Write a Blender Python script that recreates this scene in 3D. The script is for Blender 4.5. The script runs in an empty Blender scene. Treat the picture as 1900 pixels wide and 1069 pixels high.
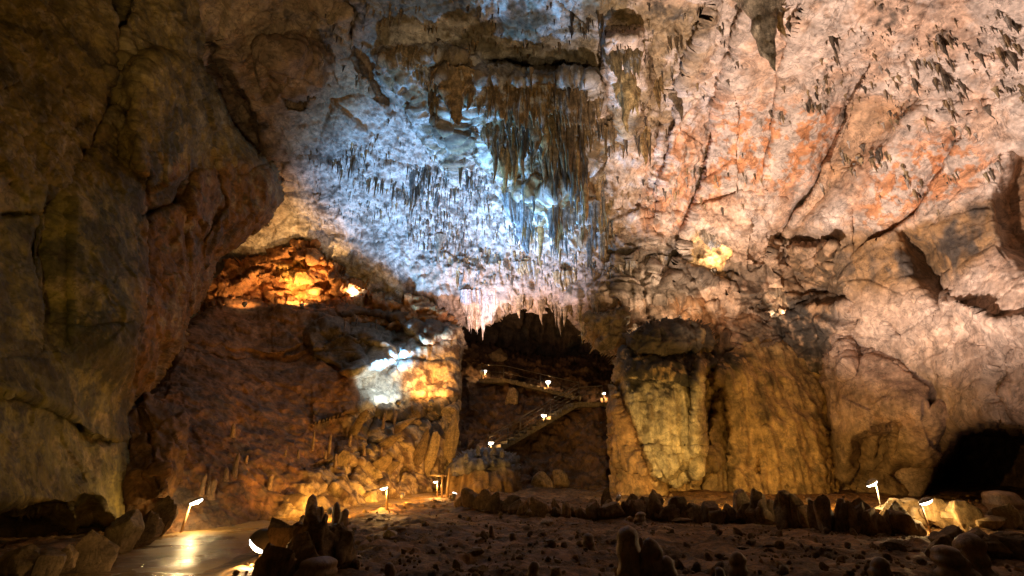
import bpy, math, random
import numpy as np
from mathutils import Vector, Matrix
random.seed(7); rng = np.random.default_rng(7)
S = bpy.context.scene
C = S.collection
R = math.radians
# ------------------------------------------------------------------ camera, world, exposure
PITCH = R(20.0); FPX = 950.0; CX, CY = 950.0, 534.5; CAMZ = 1.57
cd = bpy.data.cameras.new('camera'); cam = bpy.data.objects.new('camera', cd); C.objects.link(cam)
cam.location = (0, 0, CAMZ); cam.rotation_euler = (math.pi/2 + PITCH, 0, 0)
cd.sensor_width = 36; cd.lens = 18.0; cd.clip_end = 500; cd.clip_start = 0.05
S.camera = cam
w = bpy.data.worlds.new('World'); S.world = w; w.use_nodes = True
bg = w.node_tree.nodes['Background']; bg.inputs[0].default_value = (1.0, 0.60, 0.26, 1); bg.inputs[1].default_value = 0.022
S.view_settings.view_transform = 'Standard'; S.view_settings.look = 'None'; S.view_settings.exposure = 0; S.view_settings.gamma = 1
S.cycles.max_bounces = 5; S.cycles.diffuse_bounces = 3; S.cycles.glossy_bounces = 2
S.cycles.sample_clamp_indirect = 3; S.cycles.use_denoising = True

def PT(px, py, Y):
    """the world point seen at photo pixel (px, py) at forward distance Y metres"""
    u = (np.asarray(px, float)-CX)/FPX; v = (CY-np.asarray(py, float))/FPX
    dy = math.cos(PITCH) - math.sin(PITCH)*v; dz = math.sin(PITCH) + math.cos(PITCH)*v
    s = np.asarray(Y, float)/dy
    return np.stack([u*s, dy*s, CAMZ+dz*s], -1)
def V(px, py, Y): return Vector(PT(px, py, Y))

# ------------------------------------------------------------------ lights of the show cave (floodlights hidden between rocks, plus added warm fills near the camera)
def light(name, kind, loc, energy, col, target=None, angle=60, blend=0.6, size=0.15, parent=None):
    d = bpy.data.lights.new(name, kind); d.energy = energy; d.color = col
    d.shadow_soft_size = size
    if kind == 'SPOT': d.spot_size = R(angle); d.spot_blend = blend
    o = bpy.data.objects.new(name, d); C.objects.link(o); o.location = loc
    if target is not None:
        o.rotation_euler = (Vector(target)-Vector(loc)).to_track_quat('-Z', 'Y').to_euler()
    return o
COOL = (0.16, 0.50, 1.0); PINK = (1.0, 0.82, 0.74); WARM = (1.0, 0.62, 0.28); AMBER = (1.0, 0.50, 0.13)
# (name, source point, target point, energy, colour, cone, blend, radius)
FLOODS = [
 ('cool_flood_centre', V(712, 728, 28.2), V(825, 385, 31.5), 23000, COOL, 88, 1.0, 0.2),
 ('cool_flood_right', V(812, 728, 28.6), V(1000, 350, 30), 12000, COOL, 70, 0.9, 0.2),
 ('cool_flood_upper',  V(985, 660, 33), V(985, 120, 23), 19000, COOL, 50, 0.8, 0.2),
 ('pink_flood_right',  Vector((6.0, 17.5, 0.9)), V(1570, 200, 21), 25000, PINK, 84, 0.6, 0.25),
 ('pink_flood_wall',   Vector((12.0, 13.0, 0.9)), V(1740, 560, 20), 1300, (1, .78, .68), 74, 0.8, 0.2),
 ('pink_flood_middle', V(900, 640, 31), V(950, 490, 34), 2600, (1, .66, .58), 130, 0.8, 0.2),
 ('warm_fill_left',   Vector((-2.0, -3.0, 2.0)), V(200, 330, 16), 1150, (1, .66, .14), 75, 0.9, 0.3),  # added fill from behind the camera, flattens the light on the buttress
 ('warm_fill_top',    Vector((-1.0, 2.0, 1.5)), V(560, 60, 20), 4200, (1, .74, .46), 42, 1.0, 0.3),  # added fill near the camera, brightens the upper left roof
 ('warm_fill_right',  Vector((3.0, 4.0, 0.8)), V(1120, 200, 24), 5500, (1, .72, .36), 64, 0.9, 0.3),  # added frontal fill for the camera side of the curtains
]
for n, a, b, e, c, ang, bl, sz in FLOODS:
    light(n, 'SPOT', a, e, c, b, ang, bl, sz)

# ------------------------------------------------------------------ noise
def _h(ix, iy, iz, seed):
    h = (ix.astype(np.uint32)*np.uint32(374761393) + iy.astype(np.uint32)*np.uint32(668265263) + iz.astype(np.uint32)*np.uint32(2147483647 & 1274126177) + np.uint32((seed*1013904223+12345) & 0xffffffff))
    h ^= h >> np.uint32(13); h *= np.uint32(1274126177); h ^= h >> np.uint32(16); h *= np.uint32(2246822519); h ^= h >> np.uint32(13)
    return h
def perlin(p, seed=0):
    p = np.asarray(p, np.float32); i = np.floor(p).astype(np.int32); f = p-i
    u = f*f*f*(f*(f*6-15)+10)
    out = 0
    for dx in (0, 1):
        wx = u[..., 0] if dx else 1-u[..., 0]
        for dy in (0, 1):
            wy = u[..., 1] if dy else 1-u[..., 1]
            for dz in (0, 1):
                wz = u[..., 2] if dz else 1-u[..., 2]
                h = _h(i[..., 0]+dx, i[..., 1]+dy, i[..., 2]+dz, seed)
                g = ((h & np.uint32(1023)).astype(np.float32)/511.5-1)*(f[..., 0]-dx) + (((h >> np.uint32(10)) & np.uint32(1023)).astype(np.float32)/511.5-1)*(f[..., 1]-dy) + (((h >> np.uint32(20)) & np.uint32(1023)).astype(np.float32)/511.5-1)*(f[..., 2]-dz)
                out = out + wx*wy*wz*g
    return out*1.4
def fbm(p, scale, oct=3, seed=0, gain=0.5):
    a, s, t = 1.0, 1.0/scale, 0
    for k in range(oct):
        t = t + a*perlin(p*s, seed+k*17); a *= gain; s *= 2.03
    return t
def ridged(p, scale, oct=3, seed=0):
    a, s, t = 1.0, 1.0/scale, 0
    for k in range(oct):
        t = t + a*(1-2*np.abs(perlin(p*s, seed+k*13)))
        a *= 0.5; s *= 2.1
    return t
def worley(p, scale, seed=0):
    """F1, F2-F1 and a random tilt per cell: angular broken rock"""
    q = np.asarray(p, np.float32)/scale; i = np.floor(q).astype(np.int32); f = q-i
    b1 = np.full(q.shape[:-1], 9., np.float32); b2 = b1.copy(); tilt = np.zeros_like(b1)
    for dx in (-1, 0, 1):
        for dy in (-1, 0, 1):
            for dz in (-1, 0, 1):
                h = _h(i[..., 0]+dx, i[..., 1]+dy, i[..., 2]+dz, seed)
                ox = dx+(h & np.uint32(1023)).astype(np.float32)/1023; oy = dy+((h >> np.uint32(10)) & np.uint32(1023)).astype(np.float32)/1023; oz = dz+((h >> np.uint32(20)) & np.uint32(1023)).astype(np.float32)/1023
                rx, ry, rz = f[..., 0]-ox, f[..., 1]-oy, f[..., 2]-oz
                d = rx*rx+ry*ry+rz*rz
                h2 = _h(i[..., 0]+dx, i[..., 1]+dy, i[..., 2]+dz, seed+5)
                tl = rx*((h2 & np.uint32(255)).astype(np.float32)/127.5-1)+ry*(((h2 >> np.uint32(8)) & np.uint32(255)).astype(np.float32)/127.5-1)+rz*(((h2 >> np.uint32(16)) & np.uint32(255)).astype(np.float32)/127.5-1) + ((h2 >> np.uint32(24)).astype(np.float32)/255-.5)*0.8
                m = d < b1
                b2 = np.where(m, b1, np.minimum(b2, d)); tilt = np.where(m, tl, tilt); b1 = np.where(m, d, b1)
    return np.sqrt(b1), np.sqrt(b2)-np.sqrt(b1), tilt
def sstep(x, a=0., b=1.):
    t = np.clip((x-a)/(b-a), 0, 1); return t*t*(3-2*t)

# ------------------------------------------------------------------ 2-D helpers on the photo plane
def seg_d(X, Y, a, b):
    ax, ay = a; bx, by = b; dx, dy = bx-ax, by-ay
    t = np.clip(((X-ax)*dx+(Y-ay)*dy)/(dx*dx+dy*dy+1e-9), 0, 1)
    return np.hypot(X-ax-t*dx, Y-ay-t*dy)
def line_d(X, Y, pts):
    d = np.full(X.shape, 1e9)
    for a, b in zip(pts[:-1], pts[1:]): d = np.minimum(d, seg_d(X, Y, a, b))
    return d
def poly_sd(X, Y, poly):
    d = np.full(X.shape, 1e9); ins = np.zeros(X.shape, bool)
    n = len(poly)
    for k in range(n):
        a, b = poly[k], poly[(k+1) % n]
        d = np.minimum(d, seg_d(X, Y, a, b))
        c = ((a[1] > Y) != (b[1] > Y))
        if a[1] != b[1]:
            ins ^= c & (X < (b[0]-a[0])*(Y-a[1])/(b[1]-a[1])+a[0])
    return np.where(ins, d, -d)
def tps(ctrl, X, Y):
    c = np.array(ctrl, float); x, y, d = c[:, 0]/1000, c[:, 1]/1000, np.log(c[:, 2]); n = len(c)
    def U(r2): return r2*np.log(r2+1e-12)
    K = U((x[:, None]-x)**2+(y[:, None]-y)**2)+np.eye(n)*2e-4
    A = np.zeros((n+3, n+3)); A[:n, :n] = K; A[:n, n] = 1; A[:n, n+1] = x; A[:n, n+2] = y; A[n, :n] = 1; A[n+1, :n] = x; A[n+2, :n] = y
    s = np.linalg.solve(A, np.concatenate([d, [0, 0, 0]]))
    Xs, Ys = X/1000, Y/1000; o = s[n]+s[n+1]*Xs+s[n+2]*Ys
    for k in range(n): o = o+s[k]*U((Xs-x[k])**2+(Ys-y[k])**2)
    return np.exp(o)

# ------------------------------------------------------------------ materials
def rock_material(name, bump=0.6, rough=0.75, fine=1.0, attr=True, col=(0.3, 0.2, 0.1), spec=0.35, var=0.5, rnd=0.0, dist=0.05, streak=0.3, vein=0.45):
    m = bpy.data.materials.new(name); m.use_nodes = True; nt = m.node_tree; N = nt.nodes; L = nt.links
    b = N['Principled BSDF']; b.inputs['Specular IOR Level'].default_value = spec
    tc = N.new('ShaderNodeTexCoord')
    if attr:
        a = N.new('ShaderNodeAttribute'); a.attribute_name = 'rock'; base = a.outputs['Color']
    else:
        a = N.new('ShaderNodeRGB'); a.outputs[0].default_value = (*col, 1); base = a.outputs[0]
    def noise(sc, det, rg=0.6, dd=0.0):
        n = N.new('ShaderNodeTexNoise'); n.inputs['Scale'].default_value = sc; n.inputs['Detail'].default_value = det; n.inputs['Roughness'].default_value = rg; n.inputs['Distortion'].default_value = dd
        L.new(tc.outputs['Object'], n.inputs['Vector']); return n
    n1 = noise(1.3*fine, 8, 0.68, 0.3); n2 = noise(7*fine, 6, 0.7)
    mr = N.new('ShaderNodeMapRange'); mr.inputs['From Min'].default_value = .37; mr.inputs['From Max'].default_value = .62; mr.inputs['To Min'].default_value = 1-var; mr.inputs['To Max'].default_value = 1+var*.8
    L.new(n1.outputs['Fac'], mr.inputs['Value'])
    mr2 = N.new('ShaderNodeMapRange'); mr2.inputs['From Min'].default_value = .37; mr2.inputs['From Max'].default_value = .62; mr2.inputs['To Min'].default_value = 1-var*.55; mr2.inputs['To Max'].default_value = 1+var*.4
    L.new(n2.outputs['Fac'], mr2.inputs['Value'])
    mu = N.new('ShaderNodeMath'); mu.operation = 'MULTIPLY'; L.new(mr.outputs[0], mu.inputs[0]); L.new(mr2.outputs[0], mu.inputs[1])
    v = mu.outputs[0]
    if rnd:
        oi = N.new('ShaderNodeObjectInfo'); m3 = N.new('ShaderNodeMapRange'); m3.inputs['To Min'].default_value = 1-rnd; m3.inputs['To Max'].default_value = 1+rnd
        L.new(oi.outputs['Random'], m3.inputs['Value']); m4 = N.new('ShaderNodeMath'); m4.operation = 'MULTIPLY'; L.new(v, m4.inputs[0]); L.new(m3.outputs[0], m4.inputs[1]); v = m4.outputs[0]
    n5 = noise(.9*fine, 7, .6, .8); ab = N.new('ShaderNodeMath'); ab.operation = 'SUBTRACT'; ab.inputs[1].default_value = .5; L.new(n5.outputs['Fac'], ab.inputs[0])
    ab2 = N.new('ShaderNodeMath'); ab2.operation = 'ABSOLUTE'; L.new(ab.outputs[0], ab2.inputs[0]); mr5 = N.new('ShaderNodeMapRange'); mr5.inputs['From Max'].default_value = .022; mr5.inputs['To Min'].default_value = 1-vein; mr5.inputs['To Max'].default_value = 1; L.new(ab2.outputs[0], mr5.inputs['Value'])
    mu5 = N.new('ShaderNodeMath'); mu5.operation = 'MULTIPLY'; L.new(v, mu5.inputs[0]); L.new(mr5.outputs[0], mu5.inputs[1]); v = mu5.outputs[0]
    n4 = N.new('ShaderNodeTexNoise'); n4.inputs['Scale'].default_value = 2.2*fine; n4.inputs['Detail'].default_value = 7; n4.inputs['Roughness'].default_value = .65
    mp = N.new('ShaderNodeMapping'); mp.inputs['Scale'].default_value = (1.6, 1.6, .3); L.new(tc.outputs['Object'], mp.inputs[0]); L.new(mp.outputs[0], n4.inputs['Vector'])
    mr4 = N.new('ShaderNodeMapRange'); mr4.inputs['From Min'].default_value = .36; mr4.inputs['From Max'].default_value = .6; mr4.inputs['To Min'].default_value = 1-streak; mr4.inputs['To Max'].default_value = 1+streak*.35; L.new(n4.outputs['Fac'], mr4.inputs['Value'])
    mu4 = N.new('ShaderNodeMath'); mu4.operation = 'MULTIPLY'; L.new(v, mu4.inputs[0]); L.new(mr4.outputs[0], mu4.inputs[1]); v = mu4.outputs[0]
    vm = N.new('ShaderNodeVectorMath'); vm.operation = 'SCALE'; L.new(base, vm.inputs[0]); L.new(v, vm.inputs['Scale'])
    L.new(vm.outputs[0], b.inputs['Base Color'])
    rr = N.new('ShaderNodeMapRange'); rr.inputs['To Min'].default_value = rough-.2; rr.inputs['To Max'].default_value = min(1, rough+.2); L.new(n2.outputs['Fac'], rr.inputs['Value']); L.new(rr.outputs[0], b.inputs['Roughness'])
    n3 = noise(3.2*fine, 12, 0.74, 0.0)
    bu = N.new('ShaderNodeBump'); bu.inputs['Strength'].default_value = bump; bu.inputs['Distance'].default_value = dist*3.2
    n6 = noise(.45*fine, 3, .5); mr6 = N.new('ShaderNodeMapRange'); mr6.inputs['From Min'].default_value = .38; mr6.inputs['From Max'].default_value = .62; mr6.inputs['To Min'].default_value = bump*.1; mr6.inputs['To Max'].default_value = bump*1.5; L.new(n6.outputs['Fac'], mr6.inputs['Value']); L.new(mr6.outputs[0], bu.inputs['Strength'])
    L.new(n3.outputs['Fac'], bu.inputs['Height']); L.new(bu.outputs[0], b.inputs['Normal'])
    return m
def flat_material(name, col, rough=0.5, metal=0.0, emit=0.0, ecol=(1, 1, 1)):
    m = bpy.data.materials.new(name); m.use_nodes = True; nt = m.node_tree; b = nt.nodes['Principled BSDF']
    n = nt.nodes.new('ShaderNodeTexNoise'); n.inputs['Scale'].default_value = 30; n.inputs['Detail'].default_value = 5
    mx = nt.nodes.new('ShaderNodeMixRGB'); mx.inputs[1].default_value = (*[c*.6 for c in col], 1); mx.inputs[2].default_value = (*[min(1, c*1.25) for c in col], 1)
    nt.links.new(n.outputs['Fac'], mx.inputs[0]); nt.links.new(mx.outputs[0], b.inputs['Base Color'])
    b.inputs['Roughness'].default_value = rough; b.inputs['Metallic'].default_value = metal
    if emit: b.inputs['Emission Color'].default_value = (*ecol, 1); b.inputs['Emission Strength'].default_value = emit
    return m
M = {
 'vault': rock_material('vault_rock', .45, 0.72, 1.0, var=0.36, streak=.14, vein=.5),
 'wall': rock_material('wall_rock', .5, 0.75, 1.1, var=0.4, streak=.25, vein=.4),
 'slope': rock_material('slope_rock', 0.7, 0.85, 1.1, var=0.4, streak=.1),
 'ground': rock_material('ground_soil', 1.0, 0.7, 2.5, var=0.5, streak=.1),
 'stalac': rock_material('stalactite_rock', 0.5, 0.65, 2.0, attr=True, var=0.5, rnd=0.3, dist=0.03, streak=.5),
 'stone': rock_material('stone', 0.7, 0.75, 3.0, attr=False, col=(0.25, 0.155, 0.07), var=0.45, rnd=0.3, dist=0.02),
 'stone_pale': rock_material('pale_stone', 0.6, 0.6, 3.0, attr=False, col=(0.36, 0.24, 0.11), var=0.35, rnd=0.2, dist=0.02),
 'stalagmite': rock_material('stalagmite_rock', 0.5, 0.5, 3.0, attr=False, col=(0.26, 0.15, 0.075), var=0.35, rnd=0.25, spec=0.5, dist=0.02),
 'grey_rock': rock_material('grey_rock', 0.8, 0.5, 2.0, attr=False, col=(0.17, 0.15, 0.14), var=0.5, spec=0.5),
 'wood': flat_material('post_wood', (0.30, 0.18, 0.08), 0.7),
 'metal': flat_material('rail_metal', (0.10, 0.07, 0.045), 0.5, 0.5),
 'housing': flat_material('lamp_housing', (0.35, 0.28, 0.18), 0.5),
 'concrete': rock_material('step_concrete', 0.4, 0.8, 4.0, attr=False, col=(0.2, 0.14, 0.07), var=0.45, dist=0.01),
 'lens': flat_material('lamp_lens', (0.9, 0.9, 0.85), 0.4, 0, 14, (1.0, 0.93, 0.78)),
}

# ------------------------------------------------------------------ object helpers
def tag(o, label=None, cat=None, group=None, kind=None):
    if label: o['label'] = label
    if cat: o['category'] = cat
    if group: o['group'] = group
    if kind: o['kind'] = kind
    return o
def mesh_np(name, v, f, mat, col=None, loc=None, parent=None, smooth=True):
    """v (n,3) world points, f (m,k) or list of arrays; origin moved to loc"""
    v = np.asarray(v, np.float32)
    if loc is not None: v = v-np.asarray(loc, np.float32)
    me = bpy.data.meshes.new(name)
    fs = f if isinstance(f, list) else [f]
    fs = [np.asarray(a, np.int32) for a in fs if len(a)]
    nl = sum(a.size for a in fs); nf = sum(len(a) for a in fs)
    me.vertices.add(len(v)); me.vertices.foreach_set('co', v.ravel())
    me.loops.add(nl); me.loops.foreach_set('vertex_index', np.concatenate([a.ravel() for a in fs]))
    me.polygons.add(nf)
    tot = np.concatenate([np.full(len(a), a.shape[1], np.int32) for a in fs]); st = np.concatenate([[0], np.cumsum(tot)[:-1]]).astype(np.int32)
    me.polygons.foreach_set('loop_start', st)
    me.update(calc_edges=True); me.validate()
    me.polygons.foreach_set('use_smooth', np.full(len(me.polygons), smooth))
    if col is not None:
        at = me.color_attributes.new('rock', 'FLOAT_COLOR', 'POINT')
        c4 = np.ones((len(v), 4), np.float32); c4[:, :3] = col; at.data.foreach_set('color', c4.ravel())
    me.materials.append(M[mat] if isinstance(mat, str) else mat)
    o = bpy.data.objects.new(name, me); C.objects.link(o)
    if loc is not None: o.location = loc
    if parent: o.parent = parent
    return o
def empty(name, loc, rz=0):
    o = bpy.data.objects.new(name, None); C.objects.link(o); o.location = loc; o.rotation_euler = (0, 0, rz); o.empty_display_size = .2; return o

# ------------------------------------------------------------------ ground height (world x, y)
PATH = [(-6.6, 9.0, 1.5), (-7.4, 12.5, 1.6), (-8.0, 16.2, 1.7), (-7.9, 20, 1.7), (-6.3, 25, 1.5), (-4.2, 30.5, 1.2), (-3.6, 33.5, 0.9)]
def path_dist(x, y):
    d = np.full(np.shape(x), 99.0)
    for (ax, ay, aw), (bx, by, bw) in zip(PATH[:-1], PATH[1:]):
        t = np.clip(((x-ax)*(bx-ax)+(y-ay)*(by-ay))/((bx-ax)**2+(by-ay)**2), 0, 1)
        dd = np.hypot(x-ax-t*(bx-ax), y-ay-t*(by-ay))-(aw+t*(bw-aw)); d = np.minimum(d, dd)
    return d
def gbase(x, y):
    return 0.055*np.clip(y-17.5, 0, 30) - 0.0
def gz(x, y, detail=True):
    x = np.asarray(x, float); y = np.asarray(y, float); z = gbase(x, y)
    p = np.stack([x, y, np.zeros_like(x)], -1)
    m = sstep(path_dist(x, y), 0.0, 0.9)
    z = z+m*(0.12*fbm(p, 4.0, 2, 3)+0.10)
    if detail: z = z+m*(0.10*fbm(p, 1.1, 4, 9, .6))+0.012*fbm(p, .5, 2, 77)
    return z
def on_ground(px, py):
    lo, hi = 4.0, 60.0
    for _ in range(40):
        mid = (lo+hi)/2; q = PT(px, py, mid)
        if q[2] > float(gz(q[0], q[1], False)): lo = mid
        else: hi = mid
    q = PT(px, py, (lo+hi)/2); return Vector((q[0], q[1], float(gz(q[0], q[1]))))

# ------------------------------------------------------------------ rock bodies
class Patch:
    """A body of rock: its outline and its distances as seen in the photo, turned into a thick displaced surface that curls back at its rim."""
    def __init__(s, box, step, ctrl, outline=None, edge=40, back=3.0, rough_edge=8, seed=0):
        x0, y0, x1, y1 = box
        xs = np.arange(x0, x1+step, step, dtype=float); ys = np.arange(y0, y1+step, step, dtype=float)
        s.X, s.Y = np.meshgrid(xs, ys); s.step = step; s.x0, s.y0 = x0, y0; s.seed = seed
        g = np.stack([s.X/60, s.Y/60, np.full_like(s.X, seed*3.7)], -1)
        wx = perlin(g, 1+seed)*1.0+perlin(g*3.1, 2+seed)*.5+perlin(g*7, 5+seed)*.12; wy = perlin(g, 3+seed)+perlin(g*3.1, 4+seed)*.5+perlin(g*7, 6+seed)*.12
        s.Xw, s.Yw = s.X+wx*rough_edge, s.Y+wy*rough_edge
        d = tps(ctrl, s.X, s.Y)
        if outline:
            sd = poly_sd(s.Xw, s.Yw, outline); s.inside = sd > 0
            t = np.clip(sd/edge, 0, 1); d = d+back*(1-np.sqrt(np.clip(1-(1-t)**2, 0, 1)))
        else: s.inside = np.ones_like(s.X, bool)
        s.d = d; s.off = np.zeros_like(d)
        s.col = None
    def crop(s, pts, pad):
        a = np.array(pts, float)
        c0 = max(0, int((a[:, 0].min()-pad-s.x0)/s.step)); c1 = min(s.X.shape[1], int((a[:, 0].max()+pad-s.x0)/s.step)+1)
        r0 = max(0, int((a[:, 1].min()-pad-s.y0)/s.step)); r1 = min(s.X.shape[0], int((a[:, 1].max()+pad-s.y0)/s.step)+1)
        return slice(r0, max(r0, r1)), slice(c0, max(c0, c1))
    def mask(s, poly, feather):
        """1 inside the polygon, fading over feather px about its edge"""
        m = np.zeros_like(s.X); sl = s.crop(poly, feather+20)
        if m[sl].size: m[sl] = sstep(poly_sd(s.Xw[sl], s.Yw[sl], poly), -feather/2, feather/2)
        return m
    def recess(s, poly, amount, feather=12): s.d = s.d+amount*s.mask(poly, feather)
    def crack(s, pts, width, depth):
        sl = s.crop(pts, width*3+20)
        if s.X[sl].size:
            wv = 1+.6*perlin(np.stack([s.X[sl]/25, s.Y[sl]/25, s.X[sl]*0+9], -1), 31)
            s.d[sl] += depth*np.exp(-(line_d(s.Xw[sl], s.Yw[sl], pts)/(width*wv))**2)
    def step_line(s, pts, amount, reach):
        """rock on the right-hand side of the line (walking along it) sits amount metres further back, easing out over reach px"""
        sl = s.crop(pts, reach+20)
        if not s.X[sl].size: return
        X, Y = s.Xw[sl], s.Yw[sl]; best = np.full(X.shape, 1e9); sg = np.zeros_like(X)
        for a, b in zip(pts[:-1], pts[1:]):
            d = seg_d(X, Y, a, b); cr = (b[0]-a[0])*(Y-a[1])-(b[1]-a[1])*(X-a[0]); m = d < best
            best = np.where(m, d, best); sg = np.where(m, np.sign(cr), sg)
        s.d[sl] += amount*np.where(sg > 0, np.exp(-best/reach)*sstep(best, 0, 5), 0)*sstep(reach*2.4-best, 0, reach)
    def points(s):
        return PT(s.X, s.Y, s.d).astype(np.float32)
    def finish(s, disp):
        p = s.points(); du = np.gradient(p, axis=1); dv = np.gradient(p, axis=0)
        # blur the normals a little so displacement does not tangle
        n = np.cross(du, dv); n /= np.linalg.norm(n, axis=-1, keepdims=True)+1e-9
        tocam = np.array([0, 0, CAMZ], np.float32)-p; tocam /= np.linalg.norm(tocam, axis=-1, keepdims=True)
        n *= np.sign((n*tocam).sum(-1, keepdims=True))
        n = n*0.7+tocam*0.45; n /= np.linalg.norm(n, axis=-1, keepdims=True)
        s.p = p+n*disp[..., None]; s.n = n
        return s.p
    def build(s, name, mat, col, loc=None):
        h, wd = s.X.shape; idx = np.arange(h*wd).reshape(h, wd)
        ok = s.inside[:-1, :-1] & s.inside[1:, :-1] & s.inside[:-1, 1:] & s.inside[1:, 1:]
        f = np.stack([idx[:-1, :-1][ok], idx[1:, :-1][ok], idx[1:, 1:][ok], idx[:-1, 1:][ok]], -1)
        used = np.zeros(h*wd, bool); used[f.ravel()] = True; remap = np.cumsum(used)-1
        return mesh_np(name, s.p.reshape(-1, 3)[used], remap[f], mat, np.clip(col, 0.005, .9).reshape(-1, 3)[used], loc)
    def at(s, px, py):
        r = int(np.clip(round((py-s.y0)/s.step), 0, s.X.shape[0]-1)); c = int(np.clip(round((px-s.x0)/s.step), 0, s.X.shape[1]-1))
        return s.p[r, c], s.n[r, c]
def mixc(col, m, c, k=1.0):
    m = np.clip(m*k, 0, 1)[..., None]; return col*(1-m)+np.array(c, np.float32)*m
def rgb(s, c): return np.broadcast_to(np.array(c, np.float32), s.X.shape+(3,)).copy()

def vstretch(p, kz): q = p.copy(); q[..., 2] *= kz; return q
def flutes(p, scale, seed, kz=0.09):
    q = vstretch(p, kz)+0.25*np.stack([perlin(p/2.2, seed+1), perlin(p/2.2, seed+2), 0*p[..., 0]], -1)
    return 1-2*np.abs(perlin(q/scale, seed+3))+0.5*(1-2*np.abs(perlin(q/scale*2.3, seed+4)))

# ---- the vault, the roof and the right-hand wall
VC = [(-100,-120,11),(200,-120,13),(450,-120,15),(700,-120,17),(950,-120,17),(1200,-120,16.5),(1450,-120,15.5),(1700,-120,14),(2000,-120,12),
 (300,60,17),(480,60,20),(650,60,21.5),(850,60,22),(1050,60,21.5),(1250,60,20.5),(1420,60,19),(1650,60,17.5),(1900,60,15.5),
 (500,200,24),(680,200,26),(850,200,27),(1050,180,25.5),(1180,200,25),(1300,200,25),(1450,200,23),(1650,200,20.5),(1900,200,17.5),
 (560,330,30),(700,330,31),(850,330,31.5),(1000,330,30),(1150,330,29),(1300,330,28),(1500,330,25),(1700,330,22),(1950,330,18),
 (450,460,35),(600,470,35),(750,480,35.5),(900,470,35),(1050,470,33),(1200,460,31),(1350,460,29.5),(1500,460,27.5),(1700,470,23),(1950,470,17.5),
 (600,600,38),(800,560,36),(900,570,35.5),(1000,560,35),(1150,560,31.5),(1300,560,31),(1450,560,30),(1600,580,26),(1750,600,22.5),(1950,600,17),
 (1200,680,31.5),(1400,680,30.5),(1560,720,29),(1700,740,25),(1820,740,21),(1950,740,17.5),(1600,900,29),(1750,900,25),(1950,900,17.5)]
VO = [(-100,-190),(2220,-190),(2220,960),(1500,960),(1490,720),(1170,720),(1150,660),(1132,650),(1104,614),(1084,588),(1056,566),(1030,552),(1000,560),(965,552),(935,566),(905,588),(880,600),(862,606),(850,612),(790,612),(740,600),(640,600),(380,600),(300,520),(-100,520)]
v = Patch((-60, -130, 2140, 960), 2.0, VC, VO, edge=20, back=2.2, rough_edge=7, seed=1)
# lumps and hollows of the roof on the upper left
v.recess([(215,-20),(245,-20),(240,90),(225,200),(200,200),(205,90)], 2.0, 10)
v.recess([(360,50),(400,60),(420,120),(470,230),(500,300),(450,260),(395,170)], 2.2, 16)
v.recess([(500,90),(560,75),(600,110),(610,160),(570,200),(515,180),(495,130)], -1.5, 50)
v.recess([(520,180),(580,185),(560,205),(530,200)], 1.4, 10)
v.recess([(640,-30),(665,20),(655,80),(700,120),(730,190),(700,180),(660,110),(640,50)], 1.5, 14)
v.recess([(700,100),(860,90),(900,120),(870,260),(850,330),(800,250),(760,180)], -1.3, 30)
v.recess([(815,140),(858,135),(868,180),(852,250),(832,230)], -1.2, 16)
# bright step under the roof and the great hanging mass
v.recess([(895,112),(960,108),(1050,118),(1100,128),(1095,140),(1000,132),(920,124)], 2.6, 7)
v.recess([(880,135),(1100,140),(1135,250),(1100,310),(1060,340),(1000,400),(960,340),(900,290),(870,200)], -1.6, 30)
v.recess([(1130,60),(1190,60),(1200,160),(1170,260),(1150,250),(1130,150)], -1.6, 24)
v.recess([(960,350),(1100,340),(1110,450),(1050,470),(960,440)], -1.4, 30)
# folds running down the middle right
for pts, am, rc in [([(1400,-20),(1345,180),(1305,340),(1262,480)], 2.0, 34), ([(1310,40),(1255,210),(1225,360)], 1.4, 30), ([(1240,180),(1215,330)], 1.3, 26), ([(1480,60),(1440,200),(1425,330)], .7, 40), ([(1780,260),(1700,400),(1640,440)], 1.0, 40)]:
    v.step_line(pts, am, rc)
# the great slab on the right and the trough behind it
v.step_line([(1590,170),(1540,290),(1508,365),(1452,442)], 2.2, 40)
v.recess([(1580,190),(1700,182),(1640,250),(1570,330),(1500,420),(1462,445),(1508,360)], .7, 44)
v.step_line([(1640,180),(1740,176),(1820,180)], .5, 18)
v.recess([(1890,285),(1852,365),(1866,450),(1905,495),(2200,600),(2200,270)], 1.3, 44)
# niches of the terrace
v.recess([(1275,440),(1300,425),(1352,470),(1368,508),(1330,524),(1275,488)], 1.6, 14)
v.recess([(1338,520),(1362,518),(1368,542),(1345,546)], 2.0, 8)
v.recess([(1440,432),(1500,425),(1545,445),(1520,500),(1580,560),(1490,560),(1450,500)], 1.8, 34)
v.recess([(1470,455),(1550,450),(1540,480),(1500,505),(1475,485)], -1.8, 12)
v.recess([(1405,555),(1450,545),(1470,580),(1430,590)], 1.2, 12)
v.recess([(1680,430),(1740,455),(1765,540),(1750,570),(1700,500)], 1.5, 50)
v.step_line([(1790,565),(1840,590),(1910,592)], -1.2, 26)
v.recess([(1575,590),(1600,585),(1590,610)], 1.2, 8)
v.recess([(900,575),(985,575),(1000,590),(930,600)], 2.0, 10)
v.step_line([(1880,690),(1870,730),(1895,780)], 1.2, 20)
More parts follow.
